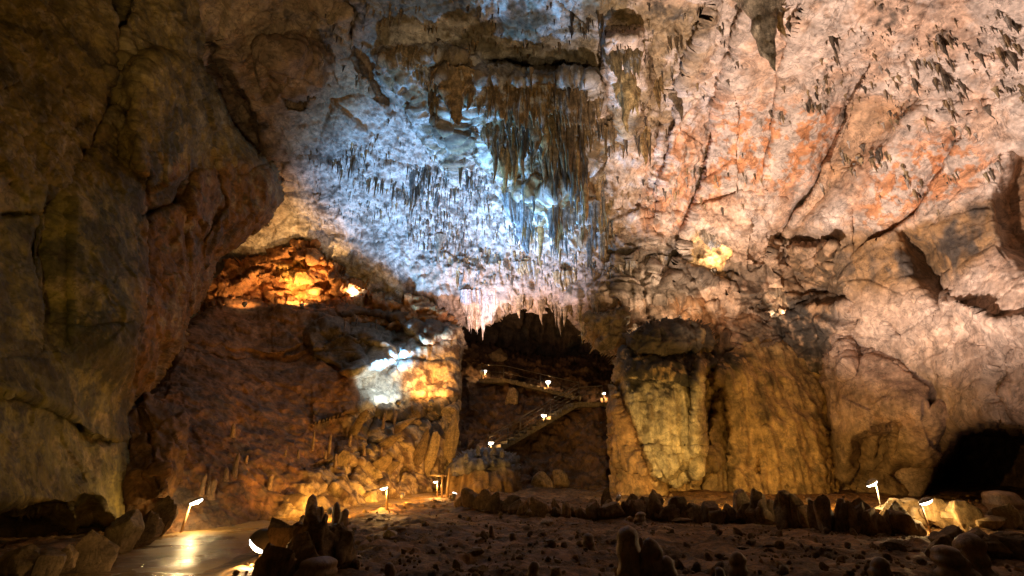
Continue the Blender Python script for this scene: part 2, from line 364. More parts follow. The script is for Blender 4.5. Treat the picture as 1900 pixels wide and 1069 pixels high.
# dark mouth of a side passage at the lower right
v.recess([(1775,800),(1850,790),(1960,800),(1990,960),(1700,960),(1735,880)], 12.0, 34)
for pts, wd, dp in [([(1040,0),(1100,60)], 3, .5), ([(1450,90),(1440,140)], 2, .3), ([(1560,640),(1575,690),(1570,760)], 4, .7), ([(1650,600),(1700,650),(1750,700)], 4, .8),
    ([(1165,480),(1150,560)], 4, .8), ([(1215,430),(1205,520)], 3, .5), ([(1240,500),(1235,540)], 4, .8), ([(1760,500),(1700,560)], 3, .5), ([(1700,200),(1850,185)], 2, .4),
    ([(1145,385),(1240,392),(1300,380)], 3, .5), ([(1300,375),(1380,352),(1460,365)], 3, .5), ([(1180,475),(1230,500),(1270,530)], 3, .8), ([(1160,575),(1300,560),(1420,600)], 4, .7), ([(1250,600),(1350,640)], 4, .8),
    ([(520,330),(600,350),(640,420)], 3, .4), ([(560,440),(660,430),(740,480)], 3, .5)]:
    v.crack(pts, wd, dp)
p0 = v.points()
mk = lambda poly, f: v.mask(poly, f)
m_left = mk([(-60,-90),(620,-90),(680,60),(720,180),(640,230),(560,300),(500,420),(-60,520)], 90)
m_smooth = mk([(1400,190),(1600,170),(1960,200),(1960,960),(1480,960),(1500,500),(1380,380)], 120)
m_right = mk([(1100,-90),(1960,-90),(1960,960),(1130,960)], 80)
m_pop = mk([(560,250),(700,190),(900,150),(1150,300),(1150,480),(900,540),(740,540),(560,440)], 90)
m_top = mk([(640,-90),(1180,-90),(1160,110),(1110,130),(860,100),(700,110)], 50)
m_rug = mk([(1120,440),(1560,440),(1600,640),(1490,720),(1120,720)], 60)
m_low = mk([(760,500),(900,470),(1180,480),(1180,660),(760,660)], 40)
m_fl = np.clip(mk([(830,120),(1130,130),(1150,300),(1120,470),(940,470),(850,300)], 40)+mk([(1140,430),(1270,520),(1250,620),(1130,600)], 30)+.8*mk([(840,600),(940,560),(1090,530),(1150,540),(1130,650),(840,660)], 20)+.7*mk([(1200,60),(1360,60),(1280,480),(1170,480)], 60)+mk([(1518,590),(1578,600),(1575,700),(1520,690)], 12)+mk([(700,60),(860,90),(860,330),(800,260),(700,130)], 40), 0, 1)
f1, fe, tilt = worley(p0, 2.6, 11)
f1b, feb, tiltb = worley(p0*np.array([.8, .8, 1.7], np.float32), 1.15, 12)
disp = 0.7*fbm(p0, 7.0, 2, 5)*(1-.5*m_smooth)+0.20*ridged(p0, 3.2, 3, 8)*(1-.65*m_smooth)*(1-.5*m_rug)+0.14*fbm(p0, .9, 4, 20, .66)*(1-.65*m_smooth)+.04*ridged(p0, .33, 2, 21)*(1-.8*m_smooth)
disp += tilt*(0.22+.35*m_left+.35*m_rug)*(1-.6*m_smooth)+tiltb*(0.07+.25*m_rug+.10*m_left)
disp += m_pop*(0.20*ridged(vstretch(p0, .6), .7, 3, 41)+.06*ridged(p0, .25, 2, 42))+m_low*.25*ridged(vstretch(p0, .5), .8, 2, 43)
disp += m_fl*(0.30*flutes(p0, 0.9, 60)+.12*flutes(p0, .4, 62))
# fine raking strata on the right of the roof
q = p0@np.array([[.8, .1, 0], [.2, .3, .1], [.4, -.2, .3]], np.float32)
disp += m_right*(1-.3*m_smooth)*0.03*ridged(q, .4, 2, 71)+.04*fbm(p0, .22, 2, 72)*(1-m_left)*(1-.5*m_smooth)+m_right*.05*ridged(p0@np.array([[.5,.1,0],[.1,.3,.1],[-.14,-.1,.1]],np.float32), .5, 2, 73)
disp -= 0.2*np.exp(-(fe/0.05)**2)*(1-m_smooth*.5)*(.4+.6*m_rug+.4*m_left).clip(0, 1)
v.finish(disp)
n_big = fbm(p0, 3.2, 4, 101, .6); n_mid = fbm(p0, 1.0, 4, 103, .65); n_fine = fbm(p0, .35, 3, 105, .6)
c = rgb(v, (.56, .51, .46))
c = mixc(c, sstep(n_mid, .0, .7), (.40, .32, .24), .7)
c = mixc(c, m_right, (.62, .45, .34), .8)
c = mixc(c, m_right*sstep(n_big+.5*n_mid, -.1, .45), (.58, .33, .19), .6)
m_or = mk([(1300,380),(1340,180),(1420,190),(1560,200),(1540,290),(1470,360),(1380,350)], 60)+mk([(1580,420),(1620,290),(1760,240),(1860,300),(1760,380),(1620,430)], 60)+.7*mk([(1180,300),(1290,200),(1290,420),(1200,460)], 50)
c = mixc(c, m_or*sstep(n_mid+.8*n_fine+.3*n_big, -.2, .08), (.60, .23, .075), .82)
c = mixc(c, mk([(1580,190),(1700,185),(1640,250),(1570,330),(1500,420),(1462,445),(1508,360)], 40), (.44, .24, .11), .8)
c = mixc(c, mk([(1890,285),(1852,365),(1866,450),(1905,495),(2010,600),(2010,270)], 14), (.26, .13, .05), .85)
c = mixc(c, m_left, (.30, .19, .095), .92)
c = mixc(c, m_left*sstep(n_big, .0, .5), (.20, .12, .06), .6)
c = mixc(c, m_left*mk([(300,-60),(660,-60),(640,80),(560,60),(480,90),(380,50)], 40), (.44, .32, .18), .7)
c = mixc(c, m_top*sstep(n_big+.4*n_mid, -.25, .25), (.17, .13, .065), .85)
c = mixc(c, mk([(690,90),(880,100),(870,250),(850,330),(800,260),(740,190)], 30)*sstep(n_mid, -.5, .1), (.24, .16, .07), .9)
c = mixc(c, m_pop*sstep(n_mid+.9*n_fine+.4*n_big, .12, .3), (.16, .13, .11), .75)
m_hang = mk([(870,135),(1110,140),(1150,260),(1120,340),(1010,420),(960,350),(900,290)], 30)
c = mixc(c, m_hang*sstep(n_mid+.5*n_fine, -.45, .1), (.20, .125, .05), .92)
c = mixc(c, mk([(1120,0),(1340,0),(1260,200),(1200,280),(1130,260)], 40)*sstep(n_big+.5*n_mid, -.2, .25), (.26, .18, .085), .8)
c = mixc(c, mk([(940,340),(1180,330),(1170,480),(950,480)], 40)*sstep(n_mid, -.1, .3), (.32, .19, .08), .7)
c = mixc(c, m_low, (.46, .30, .20), .6)
c = mixc(c, mk([(900,570),(1160,560),(1160,680),(940,680)], 20), (.20, .13, .07), .7)
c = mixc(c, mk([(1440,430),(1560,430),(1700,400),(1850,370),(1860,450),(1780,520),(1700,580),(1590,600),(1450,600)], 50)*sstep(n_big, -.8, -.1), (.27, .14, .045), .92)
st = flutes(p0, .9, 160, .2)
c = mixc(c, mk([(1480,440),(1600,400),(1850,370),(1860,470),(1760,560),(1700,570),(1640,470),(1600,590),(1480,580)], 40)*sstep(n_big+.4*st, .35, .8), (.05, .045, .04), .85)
c = mixc(c, m_rug, (.40, .235, .12), .75)
c = mixc(c, mk([(1275,440),(1300,425),(1352,470),(1368,508),(1330,524),(1275,488)], 20), (.62, .42, .24), .8)  # niche rock painted lighter to strengthen its glow
c = mixc(c, m_rug*mk([(1120,430),(1290,430),(1330,520),(1250,570),(1120,560)], 30), (.50, .42, .34), .7)
c = mixc(c, m_rug*sstep(n_big+.6*n_mid, -.05, .2), (.11, .075, .045), .8)
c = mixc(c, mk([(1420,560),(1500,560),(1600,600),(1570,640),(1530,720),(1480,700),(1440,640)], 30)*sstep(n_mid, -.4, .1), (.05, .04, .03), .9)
c = mixc(c, mk([(1440,435),(1560,430),(1590,560),(1480,560)], 30)*sstep(n_mid, -.3, .2), (.13, .08, .04), .8)  # shade of the hollow deepened by a darker rock colour
c = mixc(c, mk([(1680,440),(1740,450),(1765,560),(1700,520)], 26), (.14, .08, .035), .85)  # shade of the recess painted in as a dark patch
c = mixc(c, mk([(1240,560),(1340,550),(1400,600),(1330,640),(1260,610)], 30)*sstep(n_mid, -.4, .2), (.48, .24, .10), .7)
c = mixc(c, mk([(1570,560),(1960,480),(1960,960),(1540,960),(1540,700)], 60), (.44, .30, .21), .75)
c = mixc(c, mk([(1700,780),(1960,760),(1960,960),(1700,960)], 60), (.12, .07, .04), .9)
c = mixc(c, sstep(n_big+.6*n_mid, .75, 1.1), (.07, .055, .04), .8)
c *= (1+.25*n_fine)[..., None]
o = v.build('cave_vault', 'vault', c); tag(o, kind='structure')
VAULT = v

# ---- the left buttress
def cap(poly): return poly
bc = [(-60,-90,9.5),(150,-90,12),(380,-90,16),(-60,300,9.5),(150,300,12.5),(240,330,14),(380,300,18.5),(520,360,23),(-60,600,9.5),(120,620,12),(230,640,13.6),(330,600,18),(400,500,20.5),(-60,960,9),(120,940,12),(225,900,14),(260,760,16.5),(450,200,20),(300,100,15)]
bo = [(-300,-190),(400,-190),(372,60),(372,110),(400,160),(432,225),(470,275),(522,308),(526,372),(498,418),(442,452),(408,482),(386,530),(350,590),(330,640),(300,705),(265,745),(236,775),(238,830),(226,900),(228,985),(170,960),(140,975),(70,962),(-300,975)]
b = Patch((-220, -130, 560, 990), 2.0, bc, bo, edge=46, back=4.0, rough_edge=7, seed=2)
b.step_line([(268,360),(262,520),(240,640),(238,830)][::-1], .8, 60)
b.crack([(205,190),(212,90),(235,-60)], 9, 1.1)
b.crack([(240,210),(205,180),(215,60)], 6, .8); b.recess([(240,215),(255,120),(300,95),(355,110),(372,200),(350,330),(280,350),(245,300)], -.8, 24)
b.crack([(355,310),(340,360),(300,380),(262,400)], 5, .6)
b.crack([(20,735),(60,748),(110,765),(170,812),(226,826)], 4, .55); b.step_line([(226,826),(170,812),(110,765),(60,748),(20,735)], -.35, 40)
b.crack([(68,400),(62,520),(70,600)], 3, .3); b.step_line([(62,600),(70,400)], .5, 40)
b.crack([(0,400),(70,395),(130,330),(200,200)], 5, .35); b.crack([(120,160),(60,240),(0,300)], 5, .3)
b.crack([(235,600),(160,608),(60,604)], 3, .25); b.crack([(400,300),(420,380),(380,440),(370,520)], 4, .3); b.crack([(500,300),(440,330),(420,300)], 4, .3)
p0 = b.points()
f1, fe, tilt = worley(p0, 1.9, 21); f2, fe2, tilt2 = worley(p0, .8, 22)
face = b.mask([(-60,340),(262,360),(245,640),(236,985),(-300,985),(-300,340)], 60)
disp = .35*fbm(p0, 5, 2, 25)+tilt*(.12-.08*face)+tilt2*(.09-.06*face)+.07*ridged(p0, 1.6, 4, 27)*(1-.6*face)+.08*fbm(p0, .6, 5, 29, .7)*(1-.45*face)-.04*np.exp(-(fe/.05)**2)*(1-.8*face)
b.finish(disp)
n1 = fbm(p0, 1.6, 5, 131, .62); n2 = fbm(p0, .5, 4, 133, .65)
c = rgb(b, (.26, .175, .05))
c = mixc(c, face, (.25, .19, .05), 1)
c = mixc(c, b.mask([(270,300),(520,300),(540,420),(380,560),(230,800),(240,560)], 60), (.27, .125, .035), .9)
m_gr = b.mask([(70,420),(240,330),(340,180),(360,330),(270,420),(262,560),(240,620),(70,600)], 50)+.9*b.mask([(110,600),(250,620),(230,820),(120,800)], 40)
c = mixc(c, m_gr*sstep(n1+.5*n2, -.25, .05), (.075, .068, .032), .85)
c = mixc(c, sstep(n2-.4*n1, .28, .42), (.34, .24, .08), .5)
c = mixc(c, sstep(fbm(p0, 2.4, 5, 137, .6)+.3*n2, .05, .3)*face, (.12, .10, .045), .7)
c = mixc(c, sstep(n1+.7*n2, .3, .5), (.09, .065, .028), .7)
c = mixc(c, sstep(-n1+.6*n2, .35, .8), (.42, .30, .14), .55)
c = mixc(c, b.mask([(-60,120),(240,170),(200,250),(-60,360)], 60)*sstep(n2, .2, .5), (.45, .34, .2), .5)
o = b.build('rock_buttress', 'wall', c, loc=(-14, 13, 0)); tag(o, 'huge olive brown rock buttress filling the left side above the wet path', 'rock wall')
# rock standing behind the buttress foot
k = Patch((200, 720, 380, 1010), 2.0, [(200,720,17),(380,720,19),(200,1010,15.6),(380,1010,16.6),(290,860,16.2)], [(215,760),(270,735),(330,770),(350,840),(330,900),(312,940),(310,1000),(210,1005)], edge=26, back=1.6, rough_edge=8, seed=5)
k.crack([(262,760),(285,830),(290,900),(305,940)], 4, .5); k.recess([(272,850),(292,835),(310,900),(302,935),(290,930)], -.35, 8)
p0 = k.points(); f1, fe, tilt = worley(p0, 1.2, 51)
k.finish(tilt*.25+.12*fbm(p0, .7, 4, 52, .6)+.1*ridged(p0, 1.2, 2, 53))
c = mixc(rgb(k, (.23, .12, .045)), sstep(fbm(p0, .8, 4, 55), 0, .5), (.12, .07, .035), .7)
o = k.build('rock_outcrop', 'wall', c, loc=(-11, 16, 0)); tag(o, 'reddish brown rock tucked behind the buttress foot beside the curved path lamp', 'rock')
# back of the hollow under the buttress
k = Patch((-60, 930, 330, 1069), 3.0, [(-60,930,14),(330,930,18),(-60,1069,13),(330,1069,17)], None, seed=6)
p0 = k.points(); k.finish(.3*fbm(p0, 1.5, 4, 57)); c = rgb(k, (.12, .07, .03))
o = k.build('rock_recess', 'wall', c, loc=(-14, 15, 0)); tag(o, 'dark back of the low hollow under the left rock buttress', 'rock')

# ---- the mound on the left: earth slope, ledges and the flowstone end
sc_ = [(200,1010,15.2),(320,1000,15.8),(450,985,17.5),(560,965,20),(640,950,22.5),(720,935,26),(820,905,31),(870,900,32),
 (250,760,20),(340,640,26),(400,560,31),(520,560,33),(650,570,34),(760,590,34),(860,600,33.5),
 (340,820,19),(450,800,22.5),(560,780,25.5),(640,760,28),(700,740,30),(780,730,31.5),(850,740,32),(450,680,27),(560,660,30),(640,650,31.5),(700,660,31),(780,660,31.5),(850,680,32.5),(560,880,22.5),(680,850,27),(780,840,30),(840,820,31.5)]
so = [(190,1020),(215,760),(300,700),(330,620),(372,570),(420,548),(500,552),(560,558),(640,560),(700,572),(760,585),(800,594),(852,600),(864,640),(856,700),(850,740),(848,790),(838,850),(820,900),(828,935),(600,1010),(400,1050),(190,1060)]
s = Patch((190, 530, 880, 1060), 2.0, sc_, so, edge=18, back=2.5, rough_edge=8, seed=3)
# ledges
s.recess([(565,618),(600,600),(660,600),(720,620),(735,660),(700,690),(640,690),(580,660)], -1.3, 16)
s.step_line([(560,640),(620,690),(740,660),(790,600)], -.9, 34)
s.recess([(640,585),(720,590),(800,640),(760,650),(690,620),(640,610)], 1.6, 14)
s.recess([(655,640),(720,640),(745,660),(720,700),(690,690)], .6, 10)
s.recess([(665,690),(740,660),(860,610),(862,735),(735,745),(650,760)], .7, 14)
s.step_line([(860,735),(780,735),(690,750),(640,770)], -1.2, 40)
s.step_line([(530,570),(600,585),(640,600)], -1.0, 30)
s.step_line([(250,620),(420,640),(540,660),(600,640)], .5, 26); s.crack([(340,655),(440,668),(520,655),(570,640)], 4, .4)
s.crack([(690,770),(680,830),(640,900)], 5, .6); s.crack([(560,880),(620,860),(690,830)], 4, .5); s.crack([(740,900),(770,820),(790,760)], 4, .5); s.crack([(700,900),(720,860),(755,800)], 4, .5)
s.crack([(745,665),(735,700),(720,740)], 3, .4); s.crack([(690,690),(730,690),(745,665)], 3, .35)
s.crack([(690,770),(740,790),(800,780),(845,745)], 8, .8)
p0 = s.points()
m_face = s.mask([(640,790),(850,740),(862,600),(750,640),(690,690),(655,760)], 20)
m_lowface = s.mask([(520,960),(560,880),(660,830),(720,790),(850,745),(830,920),(640,960)], 24)
m_ear = s.mask([(300,640),(420,560),(560,580),(660,700),(600,860),(500,940),(300,990),(230,800)], 50)
f1, fe, tilt = worley(p0*np.array([1, 1, 1.3], np.float32), 2.0, 71); f2, fe2, t2 = worley(p0, .75, 72)
mfl = np.clip(m_face+m_lowface, 0, 1)
disp = .35*fbm(p0, 4, 2, 75)+tilt*.28*(1-.75*m_ear)*(1-.5*m_face)+t2*.06*(1-.6*mfl)+(.10-.04*m_ear)*ridged(p0*np.array([1, 1, 1.6], np.float32), 1.6, 4, 77)*(1-.5*mfl)+.09*fbm(p0, .5, 4, 79, .65)*(1-.5*mfl)
disp += np.clip(m_face+m_lowface, 0, 1)*.22*flutes(p0, .9, 81, .12)
disp -= .12*np.exp(-(fe/.05)**2)*(1-.85*m_ear)
m_wh = s.mask([(650,680),(690,640),(800,620),(860,610),(860,735),(640,770)], 16); disp = disp*(1-.6*m_wh)+m_wh*.12*flutes(p0, 1.0, 83, .1)
s.finish(disp)
n1 = fbm(p0, 2., 4, 141, .62); n2 = fbm(p0, .6, 4, 143, .65)
c = rgb(s, (.16, .09, .045))
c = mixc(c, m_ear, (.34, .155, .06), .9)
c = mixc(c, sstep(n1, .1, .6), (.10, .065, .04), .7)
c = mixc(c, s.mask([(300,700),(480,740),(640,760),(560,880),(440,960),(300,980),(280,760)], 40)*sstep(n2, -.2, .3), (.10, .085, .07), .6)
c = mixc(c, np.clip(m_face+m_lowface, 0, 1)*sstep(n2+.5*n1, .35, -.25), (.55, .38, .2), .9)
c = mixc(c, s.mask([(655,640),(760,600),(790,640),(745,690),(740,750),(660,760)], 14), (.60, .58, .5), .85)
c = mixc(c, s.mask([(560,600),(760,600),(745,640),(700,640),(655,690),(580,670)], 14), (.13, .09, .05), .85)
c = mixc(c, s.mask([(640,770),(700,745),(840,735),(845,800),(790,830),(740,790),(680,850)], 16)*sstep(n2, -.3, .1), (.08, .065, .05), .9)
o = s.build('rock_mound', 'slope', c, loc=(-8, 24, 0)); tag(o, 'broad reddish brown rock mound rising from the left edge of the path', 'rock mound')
MOUND = s
# ---- orange-lit ledge above the mound
oc = [(360,560,31.5),(360,480,33),(560,430,35),(560,560,34),(700,520,35.5),(740,600,34.3),(820,600,34.3),(820,540,35.2)]
oo = [(360,620),(372,560),(392,512),(430,488),(500,458),(548,432),(590,440),(612,462),(652,496),(690,530),(720,548),(760,552),(800,556),(840,580),(850,625)]
k = Patch((350, 400, 860, 625), 2.0, oc, oo, edge=26, back=2.6, rough_edge=10, seed=4)
k.recess([(430,548),(470,520),(560,522),(600,548),(560,562),(470,560)], 1.4, 12)
k.recess([(535,445),(590,440),(610,470),(600,490),(545,480)], -1.2, 10)
k.recess([(590,540),(610,520),(680,540),(690,560),(600,560)], 1.6, 12)
k.crack([(400,520),(470,500),(540,500),(600,480)], 5, .7); k.crack([(480,560),(500,520),(530,500)], 5, .7); k.recess([(610,480),(640,500),(650,540),(620,545)], -1.0, 8)
p0 = k.points(); f1, fe, tilt = worley(p0*np.array([1, 1, 1.5], np.float32), 1.6, 85); f2, fe2, t2 = worley(p0, .6, 86)
k.finish(tilt*.7+t2*.2+.08*ridged(p0, 1.3, 3, 87)+.14*fbm(p0, .5, 4, 89, .7)-.1*np.exp(-(fe/.05)**2))
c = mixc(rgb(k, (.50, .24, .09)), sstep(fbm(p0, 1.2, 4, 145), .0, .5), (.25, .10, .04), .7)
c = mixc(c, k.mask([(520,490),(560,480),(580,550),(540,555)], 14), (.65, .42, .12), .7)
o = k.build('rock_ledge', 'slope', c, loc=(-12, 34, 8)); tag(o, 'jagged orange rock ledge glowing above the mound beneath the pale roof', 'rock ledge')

# ---- inner slope with the stairs, and the black grotto behind it
gc = [(780,960,29.5),(1000,960,29.5),(1200,960,29),(850,900,31),(1000,900,32),(1140,900,31.5),(942,828,34.4),(870,830,34.5),(1075,752,36.6),(1140,745,36.8),(1040,850,33.8),(900,702,40),(1000,722,39),(1100,690,42),(1000,676,44),(860,660,41),(940,670,44),(1180,700,42),(1180,900,31)]
go = [(780,980),(800,720),(850,640),(900,640),(960,660),(1040,664),(1100,660),(1200,660),(1200,980)]
k = Patch((780, 630, 1210, 980), 2.0, gc, go, edge=14, back=4, rough_edge=8, seed=7)
k.recess([(935,700),(960,695),(966,725),(945,730)], -.8, 8)
p0 = k.points(); f1, fe, tilt = worley(p0, 1.3, 91); f2, fe2, t2 = worley(p0, .45, 92)
k.finish(tilt*.4+t2*.14+.2*ridged(p0, 1.4, 4, 93)+.1*fbm(p0, .4, 4, 95, .7))
c = mixc(rgb(k, (.12, .06, .028)), sstep(fbm(p0, .8, 4, 147), .0, .5), (.20, .11, .05), .5)
o = k.build('rock_slope', 'slope', c, loc=(2, 33, 0)); tag(o, kind='structure'); o.name = 'earth_slope'
INNER = k
k = Patch((800, 500, 1260, 760), 4.0, [(800,500,46),(1260,500,45),(800,760,50),(1260,760,48),(1030,620,54)], None, seed=8)
p0 = k.points(); f1, fe, tilt = worley(p0, 2.5, 96)
k.finish(tilt*1.2+1.0*flutes(p0, 1.8, 97, .2)+.7*fbm(p0, 3., 4, 98)); c = mixc(rgb(k, (.11, .07, .035)), sstep(fbm(p0, 2., 3, 99), 0, .4), (.05, .045, .025), .8)
o = k.build('grotto_wall', 'wall', c, loc=(2, 48, 0)); tag(o, 'dark back wall of the grotto above the zigzag stairs', 'rock wall')
GROTTO = k

# ---- the right pillar block
pc = [(1130,960,27.5),(1130,660,28.5),(1220,650,27.6),(1220,940,27.2),(1300,800,27.4),(1340,800,28.6),(1430,800,28.2),(1540,800,28.6),(1560,940,28),(1430,660,29.6),(1560,690,29.6),(1400,940,27.8),(1180,800,27.2),(1260,760,26.8)]
po = [(1138,975),(1142,840),(1136,760),(1142,690),(1156,652),(1230,650),(1300,655),(1336,676),(1360,640),(1400,616),(1450,628),(1500,656),(1530,700),(1536,760),(1545,850),(1553,975)]
k = Patch((1120, 600, 1570, 980), 2.0, pc, po, edge=32, back=1.8, rough_edge=8, seed=9)
k.recess([(1303,690),(1325,680),(1332,760),(1312,800),(1306,930),(1322,975),(1290,975),(1296,780)], 2.6, 10)
k.recess([(1305,740),(1345,700),(1360,800),(1366,975),(1306,975)], 1.2, 14)
k.recess([(1230,880),(1292,840),(1296,975),(1240,975)], 1.8, 12)
k.recess([(1286,675),(1302,672),(1304,835),(1290,900),(1281,820),(1288,740)], -1.1, 8)
k.recess([(1160,650),(1300,650),(1295,720),(1240,700),(1165,700)], -.5, 14)
k.step_line([(1150,740),(1175,810),(1200,880),(1215,890)], -1.0, 40)
k.step_line([(1290,880),(1250,895),(1200,880)], -.9, 30)
k.crack([(1418,790),(1424,830),(1410,850),(1408,880)], 3, .5); k.crack([(1430,870),(1500,868),(1540,860)], 2, .25); k.crack([(1170,750),(1200,745),(1285,800)], 1.5, .15)
k.crack([(1180,838),(1240,842),(1290,845)], 2, .3); k.crack([(1455,905),(1440,885)], 2, .3); k.recess([(1325,720),(1342,715),(1340,740),(1326,742)], 1.0, 6)
for xx in (1522, 1530, 1537): k.crack([(xx, 700), (xx+6, 960)], 1.8, .35)
p0 = k.points(); f1, fe, tilt = worley(p0*np.array([1, 1, .5], np.float32), 1.4, 101)
mf = k.mask([(1120,700),(1200,900),(1230,975),(1120,975)], 20)+k.mask([(1300,700),(1570,690),(1570,975),(1290,975)], 30)
k.finish(.22*fbm(p0, 3, 2, 105)+tilt*.05+.26*(.6+.4*np.clip(mf, 0, 1))*flutes(p0, .9, 107, .06)+.08*flutes(p0, .4, 108, .08)+.07*fbm(p0, .5, 4, 109, .65)+.05*ridged(p0, .5, 2, 110))
n1 = fbm(p0, 1.3, 4, 151, .62); n2 = fbm(p0, .4, 4, 153, .65); st = fbm(vstretch(p0, .12), .6, 4, 155)
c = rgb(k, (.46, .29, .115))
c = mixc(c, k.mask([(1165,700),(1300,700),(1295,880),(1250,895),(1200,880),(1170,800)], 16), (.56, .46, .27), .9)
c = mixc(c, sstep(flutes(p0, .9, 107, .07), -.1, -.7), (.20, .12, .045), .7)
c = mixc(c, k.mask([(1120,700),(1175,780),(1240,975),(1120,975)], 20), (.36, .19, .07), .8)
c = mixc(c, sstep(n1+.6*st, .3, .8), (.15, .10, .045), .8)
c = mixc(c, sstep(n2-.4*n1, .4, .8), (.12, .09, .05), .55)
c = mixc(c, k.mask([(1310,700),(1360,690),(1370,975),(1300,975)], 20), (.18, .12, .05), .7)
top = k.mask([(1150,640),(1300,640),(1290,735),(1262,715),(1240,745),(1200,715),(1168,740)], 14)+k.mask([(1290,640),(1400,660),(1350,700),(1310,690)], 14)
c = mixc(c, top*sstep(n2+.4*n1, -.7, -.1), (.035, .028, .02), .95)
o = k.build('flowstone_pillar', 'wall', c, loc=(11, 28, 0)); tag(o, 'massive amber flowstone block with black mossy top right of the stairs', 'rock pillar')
PILL = k
# ---- dark boulder resting over the pillar, and the lit lip left of it
k = Patch((1140, 560, 1360, 690), 2.0, [(1140,560,28.5),(1360,560,29.5),(1140,690,27.4),(1360,690,28.5),(1250,625,26.6)], [(1168,655),(1165,620),(1205,596),(1260,592),(1310,606),(1332,628),(1318,648),(1280,652),(1235,662),(1190,668)], edge=20, back=2.2, rough_edge=7, seed=10)
p0 = k.points(); f1, fe, tilt = worley(p0, 1.0, 111)
k.finish(tilt*.3+.15*ridged(p0, .9, 3, 113)+.1*fbm(p0, .4, 3, 115)); n1 = fbm(p0, .6, 4, 157)
c = mixc(rgb(k, (.07, .05, .03)), sstep(n1, .05, .45)*sstep(p0[..., 0], 8.6, 11), (.36, .22, .08), .8)
o = k.build('dark_boulder', 'slope', c, loc=(9, 28, 7)); tag(o, 'flat dark boulder lying on top of the flowstone block', 'boulder')
k = Patch((1070, 560, 1170, 680), 2.0, [(1070,560,30),(1170,560,29),(1070,680,31),(1170,680,29.5)], [(1085,585),(1165,570),(1168,650),(1144,640),(1118,646),(1104,634),(1114,622),(1096,612)], edge=14, back=1.6, rough_edge=6, seed=11)
p0 = k.points(); k.finish(.2*worley(p0, .8, 118)[2]+.2*ridged(p0, .6, 3, 117)+.12*fbm(p0, .4, 3, 119)); n1 = fbm(p0, .6, 4, 159)
c = mixc(rgb(k, (.24, .16, .08)), sstep(n1, 0, .4), (.10, .07, .04), .8)
o = k.build('rock_lip', 'slope', c, loc=(5, 30, 9)); tag(o, 'brown rock lip jutting over the upper right of the grotto', 'rock ledge')
# ---- pink bulge low on the right wall
k = Patch((1520, 560, 1800, 960), 2.0, [(1520,560,31),(1640,560,28.5),(1800,560,26),(1560,650,27.9),(1700,680,24.4),(1520,900,28.6),(1640,720,24.6),(1700,760,23.4),(1790,760,22.8),(1640,900,26.8),(1750,900,24.8)], [(1540,620),(1600,590),(1650,608),(1700,650),(1745,700),(1774,745),(1776,790),(1752,828),(1730,862),(1698,872),(1672,866),(1655,884),(1690,905),(1700,965),(1535,965),(1550,900),(1542,800),(1532,700)], edge=34, back=3.0, rough_edge=6, seed=12)
k.recess([(1585,815),(1660,790),(1650,860),(1600,920),(1560,920)], 1.6, 18); k.recess([(1718,730),(1735,720),(1745,745),(1725,760)], .8, 8); k.crack([(1560,660),(1640,668),(1700,700)], 2, .25); k.crack([(1670,790),(1640,810),(1625,850)], 4, .4)
k.recess([(1518,585),(1575,600),(1580,680),(1560,700),(1525,690)], -.6, 10)
p0 = k.points(); f1, fe, tilt = worley(p0, 1.8, 121)
fw = k.mask([(1515,585),(1578,595),(1582,690),(1520,740)], 12)
k.finish(.3*fbm(p0, 3.2, 2, 123)+tilt*.22+.09*ridged(p0, 1.1, 3, 125)+.05*fbm(p0, .5, 4, 127, .6)+fw*.35*flutes(p0, .8, 128, .08)); n1 = fbm(p0, 1.5, 4, 161)
c = mixc(rgb(k, (.44, .29, .2)), sstep(n1, 0, .5), (.30, .17, .10), .6)
c = mixc(c, k.mask([(1530,800),(1680,800),(1720,880),(1700,965),(1530,965)], 50), (.26, .17, .08), .8)
o = k.build('rock_bulge', 'wall', c, loc=(17, 24, 0)); tag(o, 'smooth pinkish rock bulge overhanging the dark passage at lower right', 'rock wall')
# ---- stump in the middle with grey stalagmites on top
k = Patch((810, 810, 970, 970), 2.0, [(810,810,31.5),(970,810,31.5),(810,970,28.5),(970,970,28.5),(890,880,28.6)], [(818,975),(822,905),(830,878),(850,850),(880,838),(930,836),(956,850),(962,900),(966,975)], edge=18, back=2.4, rough_edge=5, seed=13)
k.step_line([(825,885),(890,872),(960,860)][::-1], -.5, 20)
p0 = k.points(); lowm = sstep(k.Y, 865, 890)
k.finish(.2*fbm(p0, 1.5, 3, 129)+lowm*.25*flutes(p0, .8, 130, .1)+(1-lowm)*.25*ridged(p0, .7, 3, 131))
c = mixc(rgb(k, (.20, .12, .05)), 1-lowm, (.16, .15, .145), .95)
o = k.build('rock_stump', 'slope', c, loc=(-2, 29, 0)); tag(o, 'squat rock stump with grey knobbly top at the foot of the stairs', 'rock')
STUMP = k
exec_marker = 1

